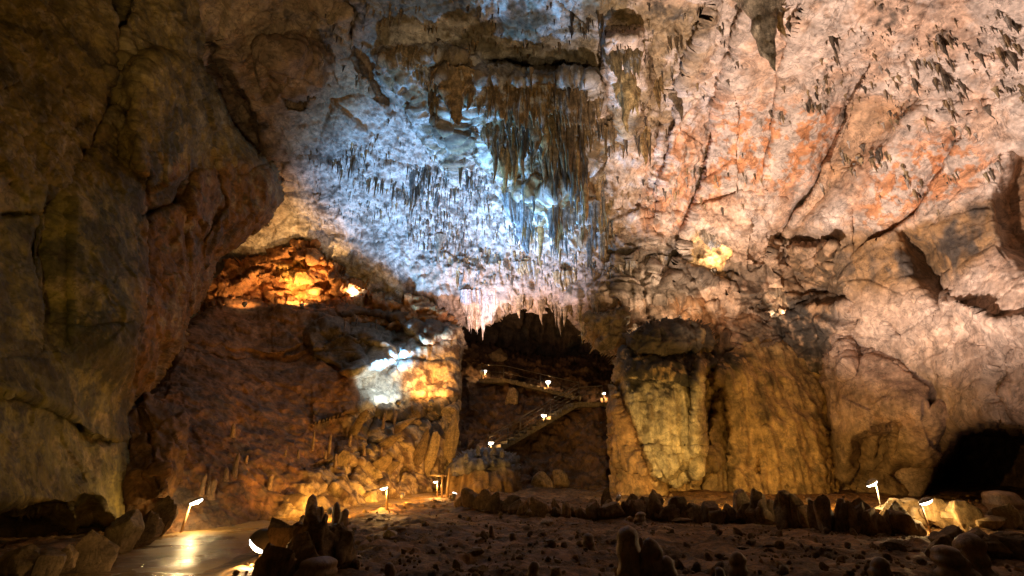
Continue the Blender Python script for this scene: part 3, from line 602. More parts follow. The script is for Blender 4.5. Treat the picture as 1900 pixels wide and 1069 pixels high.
# ------------------------------------------------------------------ the ground
def ground_sheet():
    n = 900; m = 700
    u = np.linspace(0, 1, m); ys = 2.0+62*(u**1.5); 
    t = np.linspace(-1, 1, n)
    Yg, T = np.meshgrid(ys, t, indexing='ij'); Xg = T*(6+Yg*1.15)
    Z = gz(Xg, Yg)
    p = np.stack([Xg, Yg, Z*0], -1)
    pd = path_dist(Xg, Yg); m_ = sstep(pd, 0.1, .9)
    f1, fe, tl = worley(p, .9, 201); f2, fe2, tl2 = worley(p, .33, 202)
    near = np.clip((36-Yg)/10, 0, 1)
    rub = sstep(fbm(p, 3.5, 2, 203), -.25, .25)
    Z = Z+m_*near*(rub*(tl*.06+tl2*.05)+.035*fbm(p, .5, 4, 205, .65))
    c = np.broadcast_to(np.array((.27, .135, .04), np.float32), p.shape).copy(); nn = fbm(p, 1.8, 4, 207); n2 = fbm(p, .35, 4, 208, .6)
    c = mixc(c, sstep(nn, 0, .5), (.36, .205, .075), .7); c = mixc(c, sstep(n2, .1, .6), (.09, .055, .03), .6)
    h, wd = Xg.shape; idx = np.arange(h*wd).reshape(h, wd)
    f = np.stack([idx[:-1, :-1].ravel(), idx[:-1, 1:].ravel(), idx[1:, 1:].ravel(), idx[1:, :-1].ravel()], -1)
    o = mesh_np('ground', np.stack([Xg, Yg, Z], -1).reshape(-1, 3), f, 'ground', c.reshape(-1, 3)); tag(o, kind='structure')
ground_sheet()
# wet path: its own sheet, worn and glossy
def path_material():
    m = bpy.data.materials.new('wet_path'); m.use_nodes = True; nt = m.node_tree; N = nt.nodes; L = nt.links; b = N['Principled BSDF']
    tc = N.new('ShaderNodeTexCoord'); n = N.new('ShaderNodeTexNoise'); n.inputs['Scale'].default_value = .8; n.inputs['Detail'].default_value = 7; L.new(tc.outputs['Object'], n.inputs['Vector'])
    r = N.new('ShaderNodeValToRGB'); r.color_ramp.elements[0].position = .35; r.color_ramp.elements[0].color = (.20, .115, .035, 1); r.color_ramp.elements[1].position = .7; r.color_ramp.elements[1].color = (.42, .26, .09, 1)
    L.new(n.outputs['Fac'], r.inputs[0]); L.new(r.outputs[0], b.inputs['Base Color'])
    r2 = N.new('ShaderNodeMapRange'); r2.inputs['From Min'].default_value = .4; r2.inputs['From Max'].default_value = .6; r2.inputs['To Min'].default_value = .16; r2.inputs['To Max'].default_value = .42; L.new(n.outputs['Fac'], r2.inputs['Value']); L.new(r2.outputs[0], b.inputs['Roughness'])
    mp = N.new('ShaderNodeMapping'); mp.inputs['Scale'].default_value = (.7, 2.6, 1); L.new(tc.outputs['Object'], mp.inputs[0])
    n2 = N.new('ShaderNodeTexNoise'); n2.inputs['Scale'].default_value = 2.6; n2.inputs['Detail'].default_value = 8; n2.inputs['Roughness'].default_value = .6; L.new(mp.outputs[0], n2.inputs['Vector'])
    bu = N.new('ShaderNodeBump'); bu.inputs['Strength'].default_value = .9; bu.inputs['Distance'].default_value = .14; L.new(n2.outputs['Fac'], bu.inputs['Height']); L.new(bu.outputs[0], b.inputs['Normal'])
    return m
def build_path():
    pts = np.array(PATH); t = np.linspace(0, len(pts)-1, 240); i = np.clip(t.astype(int), 0, len(pts)-2); f = (t-i)[:, None]
    c = pts[i]*(1-f)+pts[i+1]*f
    for _ in range(12): c[1:-1] = (c[:-2]+c[1:-1]*2+c[2:])/4
    d = np.gradient(c[:, :2], axis=0); nrm = np.stack([d[:, 1], -d[:, 0]], -1); nrm /= np.linalg.norm(nrm, axis=1, keepdims=True)
    u = np.linspace(-1, 1, 50); w_ = c[:, 2]+.35
    X = c[:, 0][:, None]+nrm[:, 0][:, None]*w_[:, None]*u; Yy = c[:, 1][:, None]+nrm[:, 1][:, None]*w_[:, None]*u
    p = np.stack([X, Yy, X*0], -1); Z = gbase(X, Yy)+.045+.012*fbm(p, .5, 2, 77)+.012*fbm(p, .8, 3, 211)-.09*np.abs(u)**4
    h, wd = X.shape; idx = np.arange(h*wd).reshape(h, wd)
    f = np.stack([idx[:-1, :-1].ravel(), idx[:-1, 1:].ravel(), idx[1:, 1:].ravel(), idx[1:, :-1].ravel()], -1)
    o = mesh_np('path', np.stack([X, Yy, Z], -1).reshape(-1, 3), f[:, ::-1], path_material()); tag(o, kind='structure')
build_path()

# ------------------------------------------------------------------ stalactites
def cone_pts(L, Rr, seed, sides=8, rings=9, lean=(0, 0), sheet=1.0, rot=0.0, blunt=0.0, ex=None):
    r_ = np.random.default_rng(seed)
    t = np.linspace(0, 1, rings)[:, None]; a = np.linspace(0, 2*math.pi, sides, endpoint=False)[None]
    prof = (1-t)**(ex or (.45+.5*r_.random()))*(1+.12*np.sin(t*9+r_.random()*6)+.08*np.sin(t*23+r_.random()*6))+.03
    prof = prof*(1+.9*np.exp(-t*9)*.5)
    if blunt: prof = np.maximum(prof, blunt*np.sqrt(np.clip(1-((t-.8)/.2).clip(0, 1)**2, 0, 1)))
    fl = 1+.18*np.sin(a*2+r_.random()*6+t*1.5)+.14*np.sin(a*3+r_.random()*6)
    rad = Rr*prof*fl
    x = rad*np.cos(a)*sheet; y = rad*np.sin(a)/max(1, sheet**.5)
    x, y = x*math.cos(rot)-y*math.sin(rot), x*math.sin(rot)+y*math.cos(rot)
    wob = Rr*.35
    x = x+lean[0]*t*L+wob*np.sin(t*5+r_.random()*6)*t; y = y+lean[1]*t*L+wob*np.cos(t*4+r_.random()*6)*t
    z = -t*L+0*a
    p = np.stack([x, y, z], -1)
    n = rings*sides; idx = np.arange(n).reshape(rings, sides); nx = np.roll(idx, -1, 1)
    f = np.stack([idx[:-1].ravel(), idx[1:].ravel(), nx[1:].ravel(), nx[:-1].ravel()], -1)
    tip = np.array([[p[-1, :, 0].mean(), p[-1, :, 1].mean(), -L*1.01]])
    tf = np.stack([idx[-1], np.full(sides, n), nx[-1]], -1)
    return np.concatenate([p.reshape(-1, 3), tip]), [f, tf]
def join(parts):
    vs, qs, ts, cs, o = [], [], [], [], 0
    for (pv, fs, col) in parts:
        vs.append(pv); cs.append(np.broadcast_to(np.array(col, np.float32), pv.shape))
        for f in fs:
            (qs if f.shape[1] == 4 else ts).append(f+o)
        o += len(pv)
    out = []
    if qs: out.append(np.concatenate(qs))
    if ts: out.append(np.concatenate(ts))
    return np.concatenate(vs), out, np.concatenate(cs)
BROWN = (.25, .165, .085); DARK = (.13, .095, .065); GREYB = (.24, .24, .23); TAN = (.42, .29, .15); OCHRE = (.40, .25, .10)
def in_poly(poly, n, r_, per=7, spread=(26, 9)):
    a = np.array(poly, float); out = []; k_ = 0
    while len(out) < n:
        if k_ <= 0:
            cx_ = r_.uniform(a[:, 0].min(), a[:, 0].max()); cy_ = r_.uniform(a[:, 1].min(), a[:, 1].max()); k_ = r_.integers(2, per*2); an = r_.uniform(-.9, .5); sp_ = r_.uniform(.4, 1.5)
            if poly_sd(np.array([cx_]), np.array([cy_]), poly)[0] < 0: k_ = 0; continue
        k_ -= 1; g1, g2 = r_.normal(0, spread[0]*sp_), r_.normal(0, spread[1]*sp_)
        x = cx_+g1*math.cos(an)-g2*math.sin(an); y = cy_+g1*math.sin(an)+g2*math.cos(an)
        if poly_sd(np.array([x]), np.array([y]), poly)[0] > 0: out.append((x, y))
    return out
# zone: polygon, number built as things, number left to the mass, length range of things (m), slimness, colours, label, group
ZONES = [
 ([(880,140),(1100,145),(1130,250),(1060,330),(990,330),(920,270)], 62, 130, (1.6, 4.2), .11, [BROWN, OCHRE, BROWN, DARK], 'long brown stalactite in the great hanging curtain below the roof step', 'stalactites of the great brown curtain'),
 ([(940,340),(1110,330),(1150,400),(1110,450),(1040,470),(950,440)], 34, 220, (1.2, 3.2), .10, [GREYB, GREYB, OCHRE], 'blue grey stalactite in the lower curtain under the great brown one', 'stalactites of the lower grey curtain'),  # grey tones chosen so the colour itself carries the blue light
 ([(740,300),(900,300),(930,440),(860,470),(760,450)], 30, 650, (.9, 2.4), .08, [GREYB, DARK, BROWN], 'thin grey stalactite on the blue lit part of the roof', 'thin stalactites in the blue light'),
 ([(790,120),(870,130),(860,300),(810,240)], 16, 30, (1.0, 2.6), .13, [BROWN, OCHRE], 'ochre stalactite of the cluster left of the great curtain', 'stalactites left of the great curtain'),
 ([(560,280),(740,250),(740,430),(640,420),(580,370)], 20, 200, (.7, 2.0), .07, [BROWN, DARK], 'slender brown stalactite on the pale roof near the buttress', 'slender stalactites near the buttress'),
 ([(1520,70),(1600,40),(1760,60),(1800,190),(1720,230),(1560,200),(1500,160)], 46, 260, (.3, 1.15), .10, [DARK, BROWN, (.28, .2, .13)], 'short dark stalactite on the pink roof at upper right', 'short dark stalactites on the pink roof'),
 ([(1640,0),(1900,0),(1900,200),(1780,120)], 14, 90, (.5, 1.2), .13, [DARK, BROWN], 'small dark stalactite in the top right corner of the roof', 'small dark stalactites in the top right corner'),
 ([(840,0),(1180,0),(1180,110),(1080,120),(880,90)], 18, 110, (.6, 1.6), .12, [DARK, BROWN], 'dark stalactite on the roof above the pale step', 'dark stalactites above the roof step'),
 ([(1120,90),(1220,60),(1280,160),(1220,300),(1140,280)], 14, 40, (.8, 2.6), .13, [BROWN, OCHRE, DARK], 'brown stalactite between the great curtain and the pink slabs', 'stalactites beside the pink slabs'),
 ([(820,470),(950,450),(1140,440),(1150,520),(1000,540),(850,530)], 22, 260, (.6, 1.8), .12, [TAN, OCHRE, GREYB], 'tan stalactite fringing the roof above the dark grotto', 'stalactites fringing the grotto roof'),
 ([(1200,0),(1380,0),(1340,160),(1260,200)], 6, 26, (.6, 1.4), .13, [BROWN, DARK], 'brown stalactite left of the huge pointed one', 'stalactites left of the huge pointed one'),
 ([(1560,300),(1870,230),(1880,420),(1700,400),(1600,420)], 4, 36, (.4, .9), .12, [DARK, BROWN], 'lone small stalactite on the orange stained wall at right', 'lone stalactites on the right wall'),
]
mass = []; seed = 100
for poly, nt_, nm, (l0, l1), slim, cols, lab, grp in ZONES:
    r_ = np.random.default_rng(seed); ps = in_poly(poly, nt_+nm, r_)
    # clump the points
    for i, (x, y) in enumerate(ps):
        seed += 1; a, nn = VAULT.at(x, y)
        big = i < nt_
        L_ = l0+(l1-l0)*r_.random()**1.8 if big else l0*(.2+.9*r_.random()**1.5)
        Rr = max(.03, L_*slim*r_.uniform(.45, .85)); col = np.array(cols[i % len(cols)])*r_.uniform(.75, 1.3)
        if big:
            prt = []
            for k_ in range(r_.integers(2, 6)):
                q_, g_ = cone_pts(L_*(1 if k_ == 0 else r_.uniform(.35, .9)), Rr*(1 if k_ == 0 else r_.uniform(.4, .8)), seed*7+k_, 9, 12, (r_.normal(0, .02), r_.normal(0, .02)), r_.choice([1, 1, 1.5]), r_.uniform(0, 3.14))
                prt.append((q_+(0 if k_ == 0 else np.array([r_.uniform(-1.6, 1.6)*Rr, r_.uniform(-.7, .7)*Rr, 0])), g_, (0, 0, 0)))
            pv, fs, _ = join(prt)
        else: pv, fs = cone_pts(L_, Rr, seed, 6, 6, (r_.normal(0, .02), r_.normal(0, .02)), 1, 0)
        base = Vector(a)+Vector((0, .0, Rr*1.2+.06))
        pv = pv+np.array(base)
        if big:
            o = mesh_np('stalactite', pv, fs, 'stalac', np.broadcast_to(col, pv.shape), loc=base); tag(o, lab, 'stalactite', grp)
        else: mass.append((pv, fs, col))
    seed += 50
# a scatter of tiny ones all over the roof
r_ = np.random.default_rng(5)
for x, y in in_poly([(560,0),(1900,0),(1900,330),(1500,380),(1200,520),(760,520),(560,380)], 700, r_):
    seed += 1; a, nn = VAULT.at(x, y); L_ = r_.uniform(.2, .7); Rr = L_*.14
    pv, fs = cone_pts(L_, Rr, seed, 5, 4); col = np.array([BROWN, DARK, TAN, (.45, .36, .28)][seed % 4])*r_.uniform(.8, 1.3); mass.append((pv+a+np.array([0, 0, Rr]), fs, col))
pv, fs, cs = join(mass); o = mesh_np('small_stalactites', pv, fs, 'stalac', cs); tag(o, 'countless small stalactites spread over the cave roof', 'stalactites', kind='stuff')
def drapery(px, py, Wm, Lm, Dm, col, lab, yaw=0.0, spk=.35):
    global seed
    seed += 11; a, nn = VAULT.at(px, py); r_ = np.random.default_rng(seed)
    nu, nt_ = 110, 34; u = np.linspace(-1, 1, nu); t = np.linspace(0, 1, nt_)[:, None]
    z3 = lambda k_: np.stack([u*Wm/2, u*0+k_, u*0+seed], -1)
    env = np.sqrt(np.clip(1-u**2, 0, 1))**.8
    tooth = np.clip(1-2.2*np.abs(perlin(z3(1)/(spk*1.3), seed)), 0, 1)*.6+np.clip(1-2.2*np.abs(perlin(z3(2)/(spk*.55), seed+1)), 0, 1)*.4
    Lu = Lm*(.12+env*(.40+.25*fbm(z3(3), Wm*.35, 2, seed)+.55*tooth)); Lu = np.maximum(Lu, .1)
    fl = np.abs(perlin(z3(4)/(spk*.9), seed+2))*1.6+.5*np.abs(perlin(z3(5)/(spk*.35), seed+3))
    wav = .35*np.sin(t*2+u*2+seed)
    th = Dm*(env*.5+.65*(1-np.clip(fl, 0, 1))*env**.5)*(1-t**1.6)**.8+.01
    x = u*Wm/2*(1-.12*t)+0*t+.06*np.sin(t*5+u*6); yf = -th+.15*wav; yb = th*.4+.15*wav
    P_ = [np.stack([x, y_, -t*Lu+0*x], -1).reshape(-1, 3) for y_ in (yf, yb)]
    idx = np.arange(nu*nt_).reshape(nt_, nu); q_ = np.stack([idx[:-1, :-1].ravel(), idx[1:, :-1].ravel(), idx[1:, 1:].ravel(), idx[:-1, 1:].ravel()], -1)
    bt = np.stack([idx[-1, :-1], idx[-1, :-1]+nu*nt_, idx[-1, 1:]+nu*nt_, idx[-1, 1:]], -1)
    pv = np.concatenate(P_); pv = rotz(pv, yaw); fs = [np.concatenate([q_, q_[:, ::-1]+nu*nt_, bt])]
    c_ = np.array(col)*(1+.45*fbm(pv*np.array([1, 1, .12]), .3, 3, seed))[:, None]; c_ = mixc(c_, sstep(fbm(pv, .7, 4, seed+9, .7), .25, .4), (.5, .5, .5), .75); base = Vector(a)+Vector((0, .12, Dm*.7+.3))
    o = mesh_np('drapery', pv+np.array(base), fs, 'stalac', np.clip(c_, .01, .8), loc=base); tag(o, lab, 'drapery', None); return o
def rotz(p, a): c_, s_ = math.cos(a), math.sin(a); return np.stack([p[:, 0]*c_-p[:, 1]*s_, p[:, 0]*s_+p[:, 1]*c_, p[:, 2]], -1)
B1_, O1_, G1_ = (.29, .19, .095), (.34, .22, .10), (.42, .44, .45)  # last tone is a blue grey with the cool light put into the colour
for args in [(905,160,3.0,2.6,.5,B1_,'brown drapery at the upper left of the great curtain',.1,.4),(960,165,3.0,3.4,.55,B1_,'dark brown drapery left of centre in the great curtain',0,.4),
    (1020,170,3.2,3.6,.6,O1_,'broad ochre drapery right of centre in the great curtain',-.1,.45),(1085,180,2.8,2.6,.5,B1_,'brown drapery at the right end of the great curtain',-.2,.4),
    (980,235,3.0,2.6,.6,(.22,.15,.075),'darkest lowest drapery at the heart of the great curtain',0,.35),(1045,260,2.6,2.8,.5,B1_,'brown drapery low on the right of the great curtain',-.1,.35),
    (925,240,2.2,2.0,.4,B1_,'narrow brown drapery low on the left of the great curtain',.1,.35),(985,370,3.2,2.4,.45,G1_,'blue grey drapery at the left of the lower curtain',0,.3),
    (1045,375,3.2,2.2,.45,(.38,.34,.29),'brown and grey drapery in the middle of the lower curtain',0,.3),(1098,390,2.4,2.3,.4,(.42,.28,.12),'orange drapery at the right of the lower curtain',-.2,.3),
    (845,135,2.2,2.6,.55,O1_,'fluted ochre drapery left of the roof step',.1,.4),(800,130,2.4,1.8,.4,(.28,.19,.09),'brown drapery high on the left of the ochre one',.2,.4),(760,110,2.2,1.4,.4,(.26,.18,.09),'ragged brown drapery on the roof lip above the buttress side',.2,.4),
    (1158,100,2.2,2.4,.5,(.32,.23,.11),'ochre drapery between the roof step and the pink slabs',-.1,.4),(1075,520,3.4,1.8,.35,TAN,'tan drapery fringing the right of the grotto roof',-.1,.3),(1000,500,3.6,1.6,.35,TAN,'tan drapery fringing the middle of the grotto roof',0,.3),
    (1210,500,2.6,2.4,.4,(.48,.36,.24),'pale drapery on the terrace right of the grotto',-.2,.35),(1150,505,2.2,2.6,.4,(.46,.36,.26),'pale drapery directly above the dark boulder',-.1,.35),(893,556,3.2,3.3,.5,(.60,.50,.45),'white drapery hanging at the left mouth of the grotto',0,.28),
    (870,330,2.0,1.4,.3,G1_,'small grey drapery in the middle of the blue light',0,.3),(1325,440,1.8,1.5,.3,(.5,.38,.26),'pale drapery above the glowing niche',-.2,.3)]:
    drapery(*args)
# heroes: px, py of the root, length px, radius m, lean, colour, label
def hero(px, py, Lm, Rr, lean, col, lab, n=1, blunt=0):
    global seed
    seed += 7; a, nn = VAULT.at(px, py); parts = []
    r_ = np.random.default_rng(seed)
    for i in range(n):
        k_ = 1 if i == 0 else r_.uniform(.35, .75)
        ox = 0 if i == 0 else r_.uniform(-1.3, 1.3)*Rr; oy = 0 if i == 0 else r_.uniform(-.5, .5)*Rr
        p_, f_ = cone_pts(Lm*k_, Rr*(1 if i == 0 else .5), seed+i, 22, 26, lean, 1.15, 0, blunt, .95)
        a_ = p_*4; p_ = p_+np.stack([fbm(p_+seed, .5, 3, 3), fbm(p_+seed, .5, 3, 4), 0*p_[:, 0]], -1)*Rr*.16; an_ = np.arctan2(p_[:, 1], p_[:, 0]); k2 = 1+.16*np.abs(np.sin(an_*4.5+seed)); p_[:, 0] *= k2; p_[:, 1] *= k2
        parts.append((p_+np.array([ox, oy, 0]), f_, col))
    pv, fs, cs = join(parts); base = Vector(a)+Vector((0, .1, Rr))
    o = mesh_np('stalactite', pv+np.array(base), fs, 'stalac', cs, loc=base); tag(o, lab, 'stalactite', None); return o
hero(1414, -8, 4.6, .62, (.0, .02), (.25, .19, .12), 'huge pointed grey brown stalactite hanging alone near the top right', 5)
hero(1440, 0, 2.3, .30, (.02, 0), OCHRE, 'ochre stalactite bunch just right of the huge pointed one', 5)
hero(1362, 0, 1.4, .16, (.05, 0), DARK, 'thin dark stalactite just left of the huge pointed one', 2)
hero(845, 150, 3.3, .65, (0, 0), (.38, .25, .12), 'fat fluted ochre stalactite left of the great curtain', 6, .25)
hero(1160, 150, 3.6, .50, (.02, 0), (.36, .25, .11), 'long ochre stalactite with swollen root right of the great curtain', 5)
hero(990, 200, 3.8, .62, (0, 0), BROWN, 'longest brown stalactite at the centre of the great curtain', 8)
hero(1010, 215, 3.2, .50, (0, 0), OCHRE, 'ochre flank of the longest central stalactite', 6)
hero(975, 415, 2.6, .42, (.05, 0), (.34, .36, .38), 'pale blue draped stalactite tapering at the bottom of the lower curtain', 4)  # cool light put into its bluish colour
hero(818, 440, 2.4, .22, (-.02, 0), (.40, .33, .25), 'single tapering stalactite in the pale light left of the grotto roof', 1)
hero(1265, 180, 1.8, .22, (.03, 0), BROWN, 'dark curved stalactite on the fold of the pink slab', 2)
hero(1840, 200, .9, .10, (.15, 0), DARK, 'lone dark stalactite leaning on the far right roof', 1)
for px_, py_, L_, nm_ in [(938,556,1.2,'leftmost of the tan stalactites along the rim of the grotto'),(958,545,1.7,'second from the left of the tan stalactites along the rim of the grotto'),(983,548,1.1,'third from the left of the tan stalactites along the rim of the grotto'),(1003,548,2.0,'middle tan stalactite hanging over the grotto mouth'),(1030,542,1.3,'tan stalactite just right of the middle one over the grotto mouth'),(1052,552,2.4,'longest tan stalactite on the right part of the grotto rim'),(1068,560,1.5,'short tan stalactite right of the longest one on the grotto rim'),(1090,572,2.6,'thick tan stalactite at the right corner of the grotto rim'),(1118,560,2.2,'tan stalactite over the brown rock lip'),(1145,560,2.6,'rightmost tan stalactite above the rock lip')]:
    hero(px_, py_, L_, .22, (0, 0), (.36, .26, .16), nm_, 4)
hero(1110, 330, 3.0, .22, (0, 0), (.50, .33, .16), 'slim orange column at the right end of the lower curtain', 3)

# ------------------------------------------------------------------ stones and stalagmites
def stone_mesh(w_, d_, h_, seed, blocky=.5, lean=0.0, taper=.25, nu=30, nv=22):
    th = np.linspace(0, 2*math.pi, nu, endpoint=False); ph = np.linspace(-math.pi/2, math.pi/2, nv)
    T, Ph = np.meshgrid(th, ph); e = 1-blocky*.75
    sp = lambda v_, k: np.sign(v_)*np.abs(v_)**k
    x = sp(np.cos(Ph), e)*sp(np.cos(T), e); y = sp(np.cos(Ph), e)*sp(np.sin(T), e); z = sp(np.sin(Ph), e)
    p = np.stack([x, y, z], -1).astype(np.float32)
    q = p+seed*3.17
    rg_ = np.random.default_rng(seed); u_ = p/np.linalg.norm(p, axis=-1, keepdims=True); r = np.full(p.shape[:2], 9.)
    ln = np.linalg.norm(p, axis=-1)
    for k_ in range(11):
        nv_ = rg_.normal(size=3); nv_ /= np.linalg.norm(nv_); dd = u_@nv_; r = np.minimum(r, np.where(dd > .05, rg_.uniform(.58, 1.0)/np.maximum(dd, .05), 9.))
    r = np.minimum(r/ln, 1.15); r = r*(1+.07*fbm(q, .7, 3, seed+3)+.035*fbm(q, .22, 2, seed+4))
    p = p*r[..., None]
    zz = (p[..., 2]+1)/2; k = 1-taper*zz
    p = np.stack([p[..., 0]*k*w_/2+lean*zz*h_, p[..., 1]*k*d_/2, zz*h_-.1*h_], -1)
    idx = np.arange(nu*nv).reshape(nv, nu); nx = np.roll(idx, -1, 1)
    f = np.stack([idx[:-1].ravel(), nx[:-1].ravel(), nx[1:].ravel(), idx[1:].ravel()], -1)
    return p.reshape(-1, 3), [f]
def rotz(p, a): c_, s_ = math.cos(a), math.sin(a); return np.stack([p[:, 0]*c_-p[:, 1]*s_, p[:, 0]*s_+p[:, 1]*c_, p[:, 2]], -1)
def stone(name, px, py, wpx, hpx, lab, cat, mat='stone', grp=None, blocky=.5, lean=0, taper=.25, Y=None, base=None, depth=.8):
    """a stone whose foot is at photo pixel (px, py), wpx by hpx pixels large there"""
    global seed
    seed += 3; b_ = base or on_ground(px, py); sc = b_.length/FPX*1.0
    sc = math.hypot(b_.y, 0)/math.cos(PITCH)/FPX*1.0
    pv, fs = stone_mesh(wpx*sc*1.15, wpx*sc*depth, hpx*sc*1.15, seed % 997, blocky, lean, taper)
    o = mesh_np(name, pv, fs, mat); o.data.set_sharp_from_angle(angle=R(28)); o.location = b_; o.rotation_euler = (0, 0, random.uniform(-.3, .3)); return tag(o, lab, cat, grp, 'thing')
def stalagmite_mesh(w_, h_, seed, knobs=0, nu=20, nv=22, taper=.45):
    t = np.linspace(0, 1, nv)[:, None]; a = np.linspace(0, 2*math.pi, nu, endpoint=False)[None]
    r = (1-taper*t)*np.sqrt(np.clip(1-(np.clip((t-.72)/.28, 0, 1))**2.4, 0.0005, 1))*(1+.35*np.exp(-t*7))
    p = np.stack([r*np.cos(a), r*np.sin(a), t*2.2+0*a], -1).astype(np.float32)
    n_ = fbm(p+seed*1.7, .9, 3, seed)*.14+.06*fbm(p+seed, .3, 2, seed+2); r2 = r*(1+n_+.07*np.sin(t*20+seed))
    p = np.stack([r2*np.cos(a)*w_/2, r2*np.sin(a)*w_/2, (t+.06*n_)*h_+0*a], -1)
    p[..., 0] += .10*w_*np.sin(t*3+seed); p[..., 1] += .08*w_*np.cos(t*3+seed)
    idx = np.arange(nu*nv).reshape(nv, nu); nx = np.roll(idx, -1, 1)
    f = np.stack([idx[:-1].ravel(), nx[:-1].ravel(), nx[1:].ravel(), idx[1:].ravel()], -1)
    return p.reshape(-1, 3), [f, np.array([list(idx[-1])])]
def stalagmite(px, py, wpx, hpx, lab, mat='stalagmite', grp=None, on=None, taper=.45):
    global seed
    seed += 3
    if on is not None: b_ = Vector(on.at(px, py)[0])
    else: b_ = on_ground(px, py)
    sc = b_.y/math.cos(PITCH)/FPX
    pv, fs = stalagmite_mesh(wpx*sc, hpx*sc+.08, seed % 991, taper=taper)
    o = mesh_np('stalagmite', pv, fs, mat); o.location = b_-Vector((0, 0, .08)); return tag(o, lab, 'stalagmite', grp)
# kerb of upright stones: middle row
r_ = random.Random(4)
ORD = 'first second third fourth fifth sixth seventh eighth ninth tenth eleventh twelfth thirteenth fourteenth fifteenth sixteenth seventeenth eighteenth nineteenth twentieth'.split()+['twenty-'+w_ for w_ in 'first second third fourth fifth sixth seventh eighth ninth'.split()]+['thirtieth']
def row(pts, n, wr, hr, lab, grp, mat='stone', jit=4):
    t = 0
    L_ = [math.hypot(b_[0]-a_[0], b_[1]-a_[1]) for a_, b_ in zip(pts[:-1], pts[1:])]; T = sum(L_)
    for i in range(n):
        d_ = T*(i+r_.uniform(.1, .9))/n
        for k_, l_ in enumerate(L_):
            if d_ <= l_ or k_ == len(L_)-1: break
            d_ -= l_
        a_, b_ = pts[k_], pts[k_+1]; x = a_[0]+(b_[0]-a_[0])*d_/l_; y = a_[1]+(b_[1]-a_[1])*d_/l_+r_.uniform(-jit, jit)*.5
        stone('kerb_stone', x, y, r_.uniform(*wr)*.95, r_.uniform(*hr)*.78, ORD[i]+' from the left, '+lab, 'stone', mat, grp, r_.uniform(.3, .8), r_.uniform(-.25, .25), r_.uniform(.0, .35))
row([(850,944),(920,950),(1010,958),(1110,962),(1220,958)], 30, (16, 32), (20, 40), 'upright kerb stone in the low row before the stairs', 'upright kerb stones before the stairs')
row([(1215,962),(1300,968),(1400,972),(1480,975)], 18, (20, 38), (22, 42), 'rough kerb stone in the row below the flowstone block', 'kerb stones below the flowstone block')
row([(1400,975),(1500,982),(1600,990),(1700,995)], 22, (22, 40), (40, 66), 'dark leaning kerb stone in the tall row toward the right lamps', 'tall dark kerb stones toward the right lamps')
row([(1640,975),(1760,980),(1900,985)], 10, (34, 60), (30, 56), 'amber lit kerb stone in the rear row beyond the right lamps', 'amber kerb stones beyond the right lamps', 'stone_pale')
row([(1740,1030),(1820,1035),(1910,1040)], 7, (40, 64), (34, 60), 'near black kerb stone at the right edge of the picture', 'near black kerb stones at the right edge')
stone('kerb_stone', 1218, 962, 36, 40, 'tallest pointed kerb stone at the middle of the row', 'stone', taper=.6)
stone('kerb_stone', 1128, 955, 26, 38, 'tall pointed stone standing above the middle row', 'stone', taper=.6)
stone('kerb_stone', 1381, 965, 34, 46, 'pale pointed stone standing out before the amber flowstone face', 'stone', 'stone_pale', taper=.6)
# left path edge
for x, y, w_, h_, lab, mt in [(18,1085,70,48,'pale rounded stone in the bottom left corner','stone'),(80,1082,50,44,'low jagged stone right of the bottom left corner','stone'),(118,1070,44,46,'thin upright stone in the left path edge','stone'),(165,1064,60,56,'large blocky stone in the left path edge','stone'),(222,1030,50,60,'ochre stone in the left path edge behind the blocky one','stone_pale'),(262,1015,44,48,'leaning stone in the left path edge before the tall dark one','stone'),(297,998,30,56,'tall dark upright stone just left of the curved path lamp','stone')]:
    stone('kerb_stone', x, y, w_, h_*1.05, lab, 'stone', mt, blocky=.55, taper=.15)
# clump right of the near lamp
stone('rock_slab', 516, 1058, 40, 68, 'flat amber lit slab leaning behind the near lamp', 'stone slab', 'stone_pale', blocky=.9, taper=.15, depth=.35)
stone('rock_slab', 506, 1082, 66, 56, 'dark block standing before the near lamp', 'stone slab', 'stone', blocky=.85, taper=.1)
g = on_ground(572, 1062); prt = []
for dx, dy, w_, d_, h_, ln in [(0, 0, .46, .4, .98, .02), (-.24, .05, .44, .40, .84, .08), (.22, -.05, .44, .40, .82, -.05), (.46, .1, .36, .3, .55, .05), (-.1, -.25, .8, .5, .66, 0), (.3, .3, .6, .5, .72, 0), (-.42, .25, .34, .3, .7, .1)]:
    seed += 1; q_, f_ = stone_mesh(w_, d_, h_, seed, .4, ln, .28); q_ = q_+.05*np.stack([fbm(q_, .2, 3, 1), fbm(q_, .2, 3, 2), fbm(q_, .2, 3, 3)], -1); prt.append((q_+np.array([dx, dy, 0]), f_, (0, 0, 0)))
q_, f_, _ = join(prt); o = mesh_np('boulder', q_, f_, 'stone'); o.location = g; tag(o, 'jagged dark boulder crowned with knobs beside the near lamp', 'boulder')
for x, y, w_, h_, lab in [(572,1010,24,72,'thick dark stalagmite rising from the jagged boulder'),(588,1005,14,50,'thin stalagmite on the right flank of the jagged boulder'),(556,1020,18,50,'stubby stalagmite on the left flank of the jagged boulder'),(598,1000,14,36,'short stalagmite between the boulder and the pair'),(620,985,16,44,'rounded stalagmite, left of the pair beside the boulder'),(636,992,17,42,'rounded stalagmite, right of the pair beside the boulder')]:
    stalagmite(x, y, w_, h_, lab, 'stalagmite', taper=.3)
stone('boulder', 612, 1040, 90, 40, 'low rounded rock carrying the pair of stalagmites', 'boulder', 'stone', blocky=.1, taper=.4)
